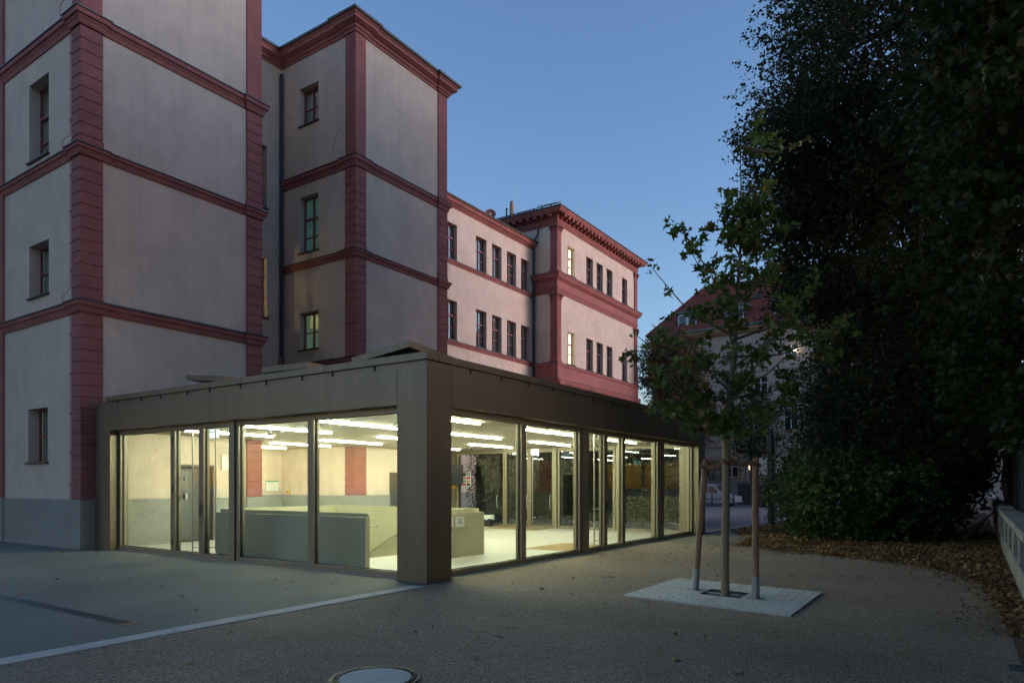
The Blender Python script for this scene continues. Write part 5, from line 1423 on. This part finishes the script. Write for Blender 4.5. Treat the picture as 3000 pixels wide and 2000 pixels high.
# steep roof, courses of tiles stepped one over the other
pitch = math.tan(R(43)); rid = None
m = MB(); n = 26; run = 5.6
for k in range(n):
    x0 = 51.5 + run * k / n; x1 = 51.5 + run * (k + 1) / n; z0 = 15.35 + (x0 - 51.5) * pitch; z1 = 15.35 + (x1 - 51.5) * pitch
    y1 = HV1 + .3 - (x0 - 51.5) * .62
    m.box(x0, x1 + .12, HV0, y1, z0, z0 + (z1 - z0) * .55 + .04)
rf = build(m, 'roof', 'red_roof', house)
zr = 15.35 + run * pitch
build(MB().tube([(51.5 + run, HV0, zr + .02), (51.5 + run, HV1 - run * .62 + .3, zr + .02)], .13, 8).tube([(51.5 + run, HV1 - run * .62 + .3, zr + .02), (51.5, HV1 + .35, 15.4)], .12, 8), 'ridge_tiles', 'red_roof', rf)
build(MB().extrude([(51.55, HV1 + .3, 15.3), (51.5 + run, HV1 - run * .62 + .3, zr - .05), (51.5 + run, HV1 - run * .62 + .2, zr - .1), (51.55, HV1 + .1, 15.3)], (.3, 0, 0)), 'hip', 'red_roof', rf)
for yc in (14.3, 10.1, 5.9, 1.7, -2.5, -6.7):
    d = build(MB().box(52.35, 55, yc - 1.0, yc + 1.0, 15.75, 17.25), 'dormer', 'dormer_slate', house)
    build(MB().extrude([(52.15, yc - 1.15, 17.24), (52.15, yc + 1.15, 17.24), (52.15, yc + 1.1, 17.36), (52.15, yc - 1.1, 17.36)], (3.6, 0, .25)), 'dormer_roof', 'copper_green', d)
    build(MB().box(52.2, 52.5, yc - 1.1, yc + 1.1, 15.62, 15.76), 'dormer_sill', 'copper_green', d)
    m = MB(); t = .09
    for a, b in ((-.85, -.02), (.02, .85)):
        m.box(52.28, 52.34, yc + a, yc + a + t, 15.85, 17.15).box(52.28, 52.34, yc + b - t, yc + b, 15.85, 17.15).box(52.28, 52.34, yc + a, yc + b, 17.05, 17.15).box(52.28, 52.34, yc + a, yc + b, 15.85, 15.95)
    build(m, 'dormer_window', 'white_frame', d); build(MB().box(52.32, 52.345, yc - .8, yc + .8, 15.9, 17.1), 'pane', 'van_glass', d)
for yc, zx in ((16.2 - 1.5, 1.9), (8.6, 3.0), (3.5, 3.0)):
    x = 51.5 + zx; z = 15.35 + zx * pitch
    build(MB().box(x - .25, x + .25, yc - .35, yc + .35, z, z + .35), 'skylight', 'dormer_slate', rf)
build(MB().tube([(56.9, 13.2, zr), (56.9, 13.2, zr + 2.2)], .03, 5).tube([(56.9, 12.9, zr + 1.4), (56.9, 13.5, zr + 1.4)], .02, 5).tube([(56.9, 13.0, zr + 1.7), (56.9, 13.4, zr + 1.7)], .02, 5), 'antenna', 'post_dark', rf)
# lamp glowing on the house front
lm = empty('facade_lamp', (51.8, 4.9, 12.6), 'bright warm lamp on the front of the red-roofed house', 'lamp')
build(MB().lathe(51.7, 4.95, [(.02, 12.95), (.10, 12.9), (.12, 12.8), (.08, 12.7)], 10), 'globe', 'star_lamp', lm); build(MB().tube([(51.7, 4.95, 12.95), (52.0, 4.95, 13.05)], .02, 5), 'bracket', 'post_dark', lm)
# low wall before the house, with a door-like niche
lw_ = empty('street_wall', (50.3, 8, 0), 'grey rendered low wall along the pavement before the house', 'wall')
build(MB().box(50.1, 50.4, -1, 20, 0, 1.95), 'wall_body', 'concrete_dark', lw_); build(MB().box(50.05, 50.45, -1, 20, 1.95, 2.05, .01), 'coping', 'balustrade_stone', lw_)
build(MB().box(50.06, 50.1, 8.0, 9.1, .05, 1.75), 'niche_door', 'post_dark', lw_)
sb = empty('side_house', (58, -12, 0), 'grey plain house end seen through the gap beside the balustrade', 'house')
build(MB().box(54, 70, -22, -6.1, 0, 9), 'wall', 'house_wall', sb); build(MB().box(53.6, 70.4, -22.4, -5.8, 9, 9.4), 'eaves', 'house_trim', sb)
build(MB().box(53.94, 53.99, -8.6, -7.2, .05, .72), 'lit_window', 'far_lamp', sb)
m = MB()
for y in np.arange(-8.6, -7.2, .35): m.box(53.9, 53.94, y, y + .04, .05, .72)
build(m, 'window_bar', 'post_dark', sb)

# parked van, nose towards -y
van = empty('parked_van', (45.3, 10.6, 0), 'silver-white van parked along the street beyond the bollards', 'van')
prof = [(0, .32), (-.02, .62), (.08, .78), (.95, .98), (1.62, 1.62), (1.95, 1.74), (4.6, 1.76), (4.72, 1.5), (4.74, .35), (4.2, .28), (.5, .26)]      # distance back from the nose, height
vy0 = 7.75
m = MB(); W0, W1 = 44.45, 46.2
def vs_(inset_top): 
    L_ = []; 
    return L_
n = len(prof)
def xin(z): return .0 if z < .95 else .16 * (z - .95) / .8
left = [(W0 + xin(z), vy0 + y, z) for y, z in prof]; right = [(W1 - xin(z), vy0 + y, z) for y, z in prof]
m.poly(left); m.poly(right[::-1])
for k in range(n): j = (k + 1) % n; m.quad(left[k], left[j], right[j], right[k])
body = build(m, 'body', 'van_paint', van)
def vwin(pts, name, material='van_glass', d=.012):
    m = MB(); m.extrude([(W0 + xin(z) - d, vy0 + y, z) for y, z in pts], (d * 1.5, 0, 0)); build(m, name, material, van)
vwin([(1.22, 1.02), (1.62, 1.50), (2.05, 1.56), (2.05, 1.02)], 'front_side_window'); vwin([(2.15, 1.02), (2.15, 1.56), (3.3, 1.58), (3.3, 1.02)], 'side_window'); vwin([(3.4, 1.02), (3.4, 1.58), (4.5, 1.56), (4.6, 1.02)], 'rear_side_window')
vwin([(0.0, .50), (4.7, .52), (4.7, .58), (-.0, .57)], 'rub_strip', 'post_dark')
m = MB().quad((W0 + .08, vy0 + 1.0, 1.01), (W1 - .08, vy0 + 1.0, 1.01), (W1 - .2, vy0 + 1.58, 1.58), (W0 + .2, vy0 + 1.58, 1.58)); m.v = [(a, b - .012, c + .012) for a, b, c in m.v]
build(m, 'windscreen', 'van_glass', van, fix=False)
for x in (W0 + .02, W1 - .42):
    build(MB().box(x, x + .4, vy0 - .025, vy0 + .22, .60, .78, .03), 'headlight', 'plate_grey', van)
build(MB().box(W0 - .02, W1 + .02, vy0 - .08, vy0 + .12, .28, .52, .04), 'bumper', 'van_paint', van)
build(MB().box(W0 - .16, W0 + .0, vy0 + 1.18, vy0 + 1.30, .98, 1.14, .03), 'mirror', 'van_paint', van)
for x in (W0 + .02, W1 - .22):
    for y in (.82, 3.75):
        m = MB(); m.tube([(x, vy0 + y, .31), (x + .2, vy0 + y, .31)], .31, 20); w = build(m, 'wheel', 'tyre', van)
        build(MB().tube([(x - .012, vy0 + y, .31), (x + .1, vy0 + y, .31)], .18, 14), 'rim', 'plate_grey', w)
m = MB().tube([(W0 - .008, vy0 + 2.0 + .12 * k + .03 * math.sin(k * 3), .80 + .05 * math.sin(k * 2.1)) for k in range(10)], .010, 4); build(m, 'door_lettering', 'print_grey', van)

# bollards, posts, signs
bo = None
for x, y, h in ((45.2 - 1.6, 9.25, 1.0), (45.1 - 1.6, 7.6, .92), (43.5, 11.0, 1.0), (43.5, 5.95, 1.0), (43.5, 4.3, 1.0)):
    s = empty('bollard', (x, y, 0), 'slim dark steel bollard on the street edge', 'bollard', 'bollards along the street edge')
    build(MB().lathe(x, y, [(.05, 0), (.05, .93), (.045, .96), (.02, .97)], 12), 'shaft', 'post_dark', s); build(MB().lathe(x, y, [(.07, .001), (.07, .02), (.05, .025)], 12), 'collar', 'galvanised', s)
sp = empty('street_sign', (48.6, 8.1, 0), 'tilted traffic sign seen edge-on on a thin pole', 'sign')
build(MB().tube([(48.6, 8.1, 0), (48.6, 8.1, 3.9)], .045, 8), 'pole', 'post_dark', sp); build(MB().extrude([(48.55, 8.35, 3.95), (48.5, 8.0, 4.35), (48.55, 7.95, 3.6)], (.03, .01, 0)), 'sign_plate', 'plate_grey', sp)
gl = empty('street_lantern', (50.2, 8.35, 0), 'small glowing street lantern beside the traffic sign', 'lamp')
build(MB().tube([(50.55, 8.3, 0), (50.55, 8.3, 2.9)], .04, 8), 'post', 'post_dark', gl); build(MB().lathe(50.55, 8.3, [(.05, 2.9), (.10, 3.1), (.10, 3.25), (.02, 3.35)], 8), 'lantern', 'far_lamp', gl)
yc = empty('yellow_cabinet', (44.5, 5.26, 0), 'narrow yellow ribbed cabinet at the street edge', 'cabinet')
build(MB().box(44.1, 44.7, 5.14, 5.38, 0, 1.75, .01), 'body', 'yellow', yc)
rb = None
for k in range(11):
    if rb is None: rb = build(MB().box(44.07, 44.1, 5.15, 5.37, .1, .2, .004), 'rib', 'yellow', yc)
    else: dup(rb, yc, (0, 0, k * .15))
gc = empty('grey_cabinet', (44.6, 6.2, 0), 'dark grey double-door cabinet beside the yellow one', 'cabinet')
build(MB().box(44.3, 44.8, 5.5, 6.55, 0, 1.65, .01), 'body', 'post_dark', gc); build(MB().box(44.28, 44.3, 5.53, 6.0, .08, 1.6).box(44.28, 44.3, 6.04, 6.52, .08, 1.6), 'door', 'post_dark', gc)
bbd = empty('notice_board', (45.8, 5.2, 0), 'pale notice board on posts behind the yellow cabinet', 'board')
build(MB().box(45.7, 45.76, 4.6, 6.3, 2.4, 3.7, .01), 'panel', 'plate_grey', bbd); build(MB().tube([(45.73, 4.8, 0), (45.73, 4.8, 2.4)], .04, 8).tube([(45.73, 6.1, 0), (45.73, 6.1, 2.4)], .04, 8), 'post', 'post_dark', bbd)
col = empty('steel_column', (20.8, -.47, 0), 'tall dark steel column at the edge of the mulch bed', 'column')
build(MB().tube([(20.8, -.47, 0), (20.8, -.47, 3.7)], .145, 18), 'shaft', 'post_dark', col, smooth=True); build(MB().box(20.55, 21.05, -.72, -.22, .001, .02, .004), 'foot_plate', 'post_dark', col)
be = empty('concrete_bench', (28, .5, 0), 'pale concrete block bench at the yard edge', 'bench')
build(MB().box(27.7, 28.2, -.05, .98, .02, .36, .01), 'base', 'concrete_dark', be); build(MB().box(27.6, 28.3, -.1, 1.05, .38, .46, .01), 'seat', 'concrete', be)
pl = empty('planter', (29.6, -.9, 0), 'dark low planter box next to the concrete bench', 'planter')
build(MB().box(28.6, 31, -1.7, -.25, .0, .5, .02), 'box', 'post_dark', pl); build(MB().box(28.7, 30.9, -1.6, -.35, .5, .52), 'earth', 'soil', pl)
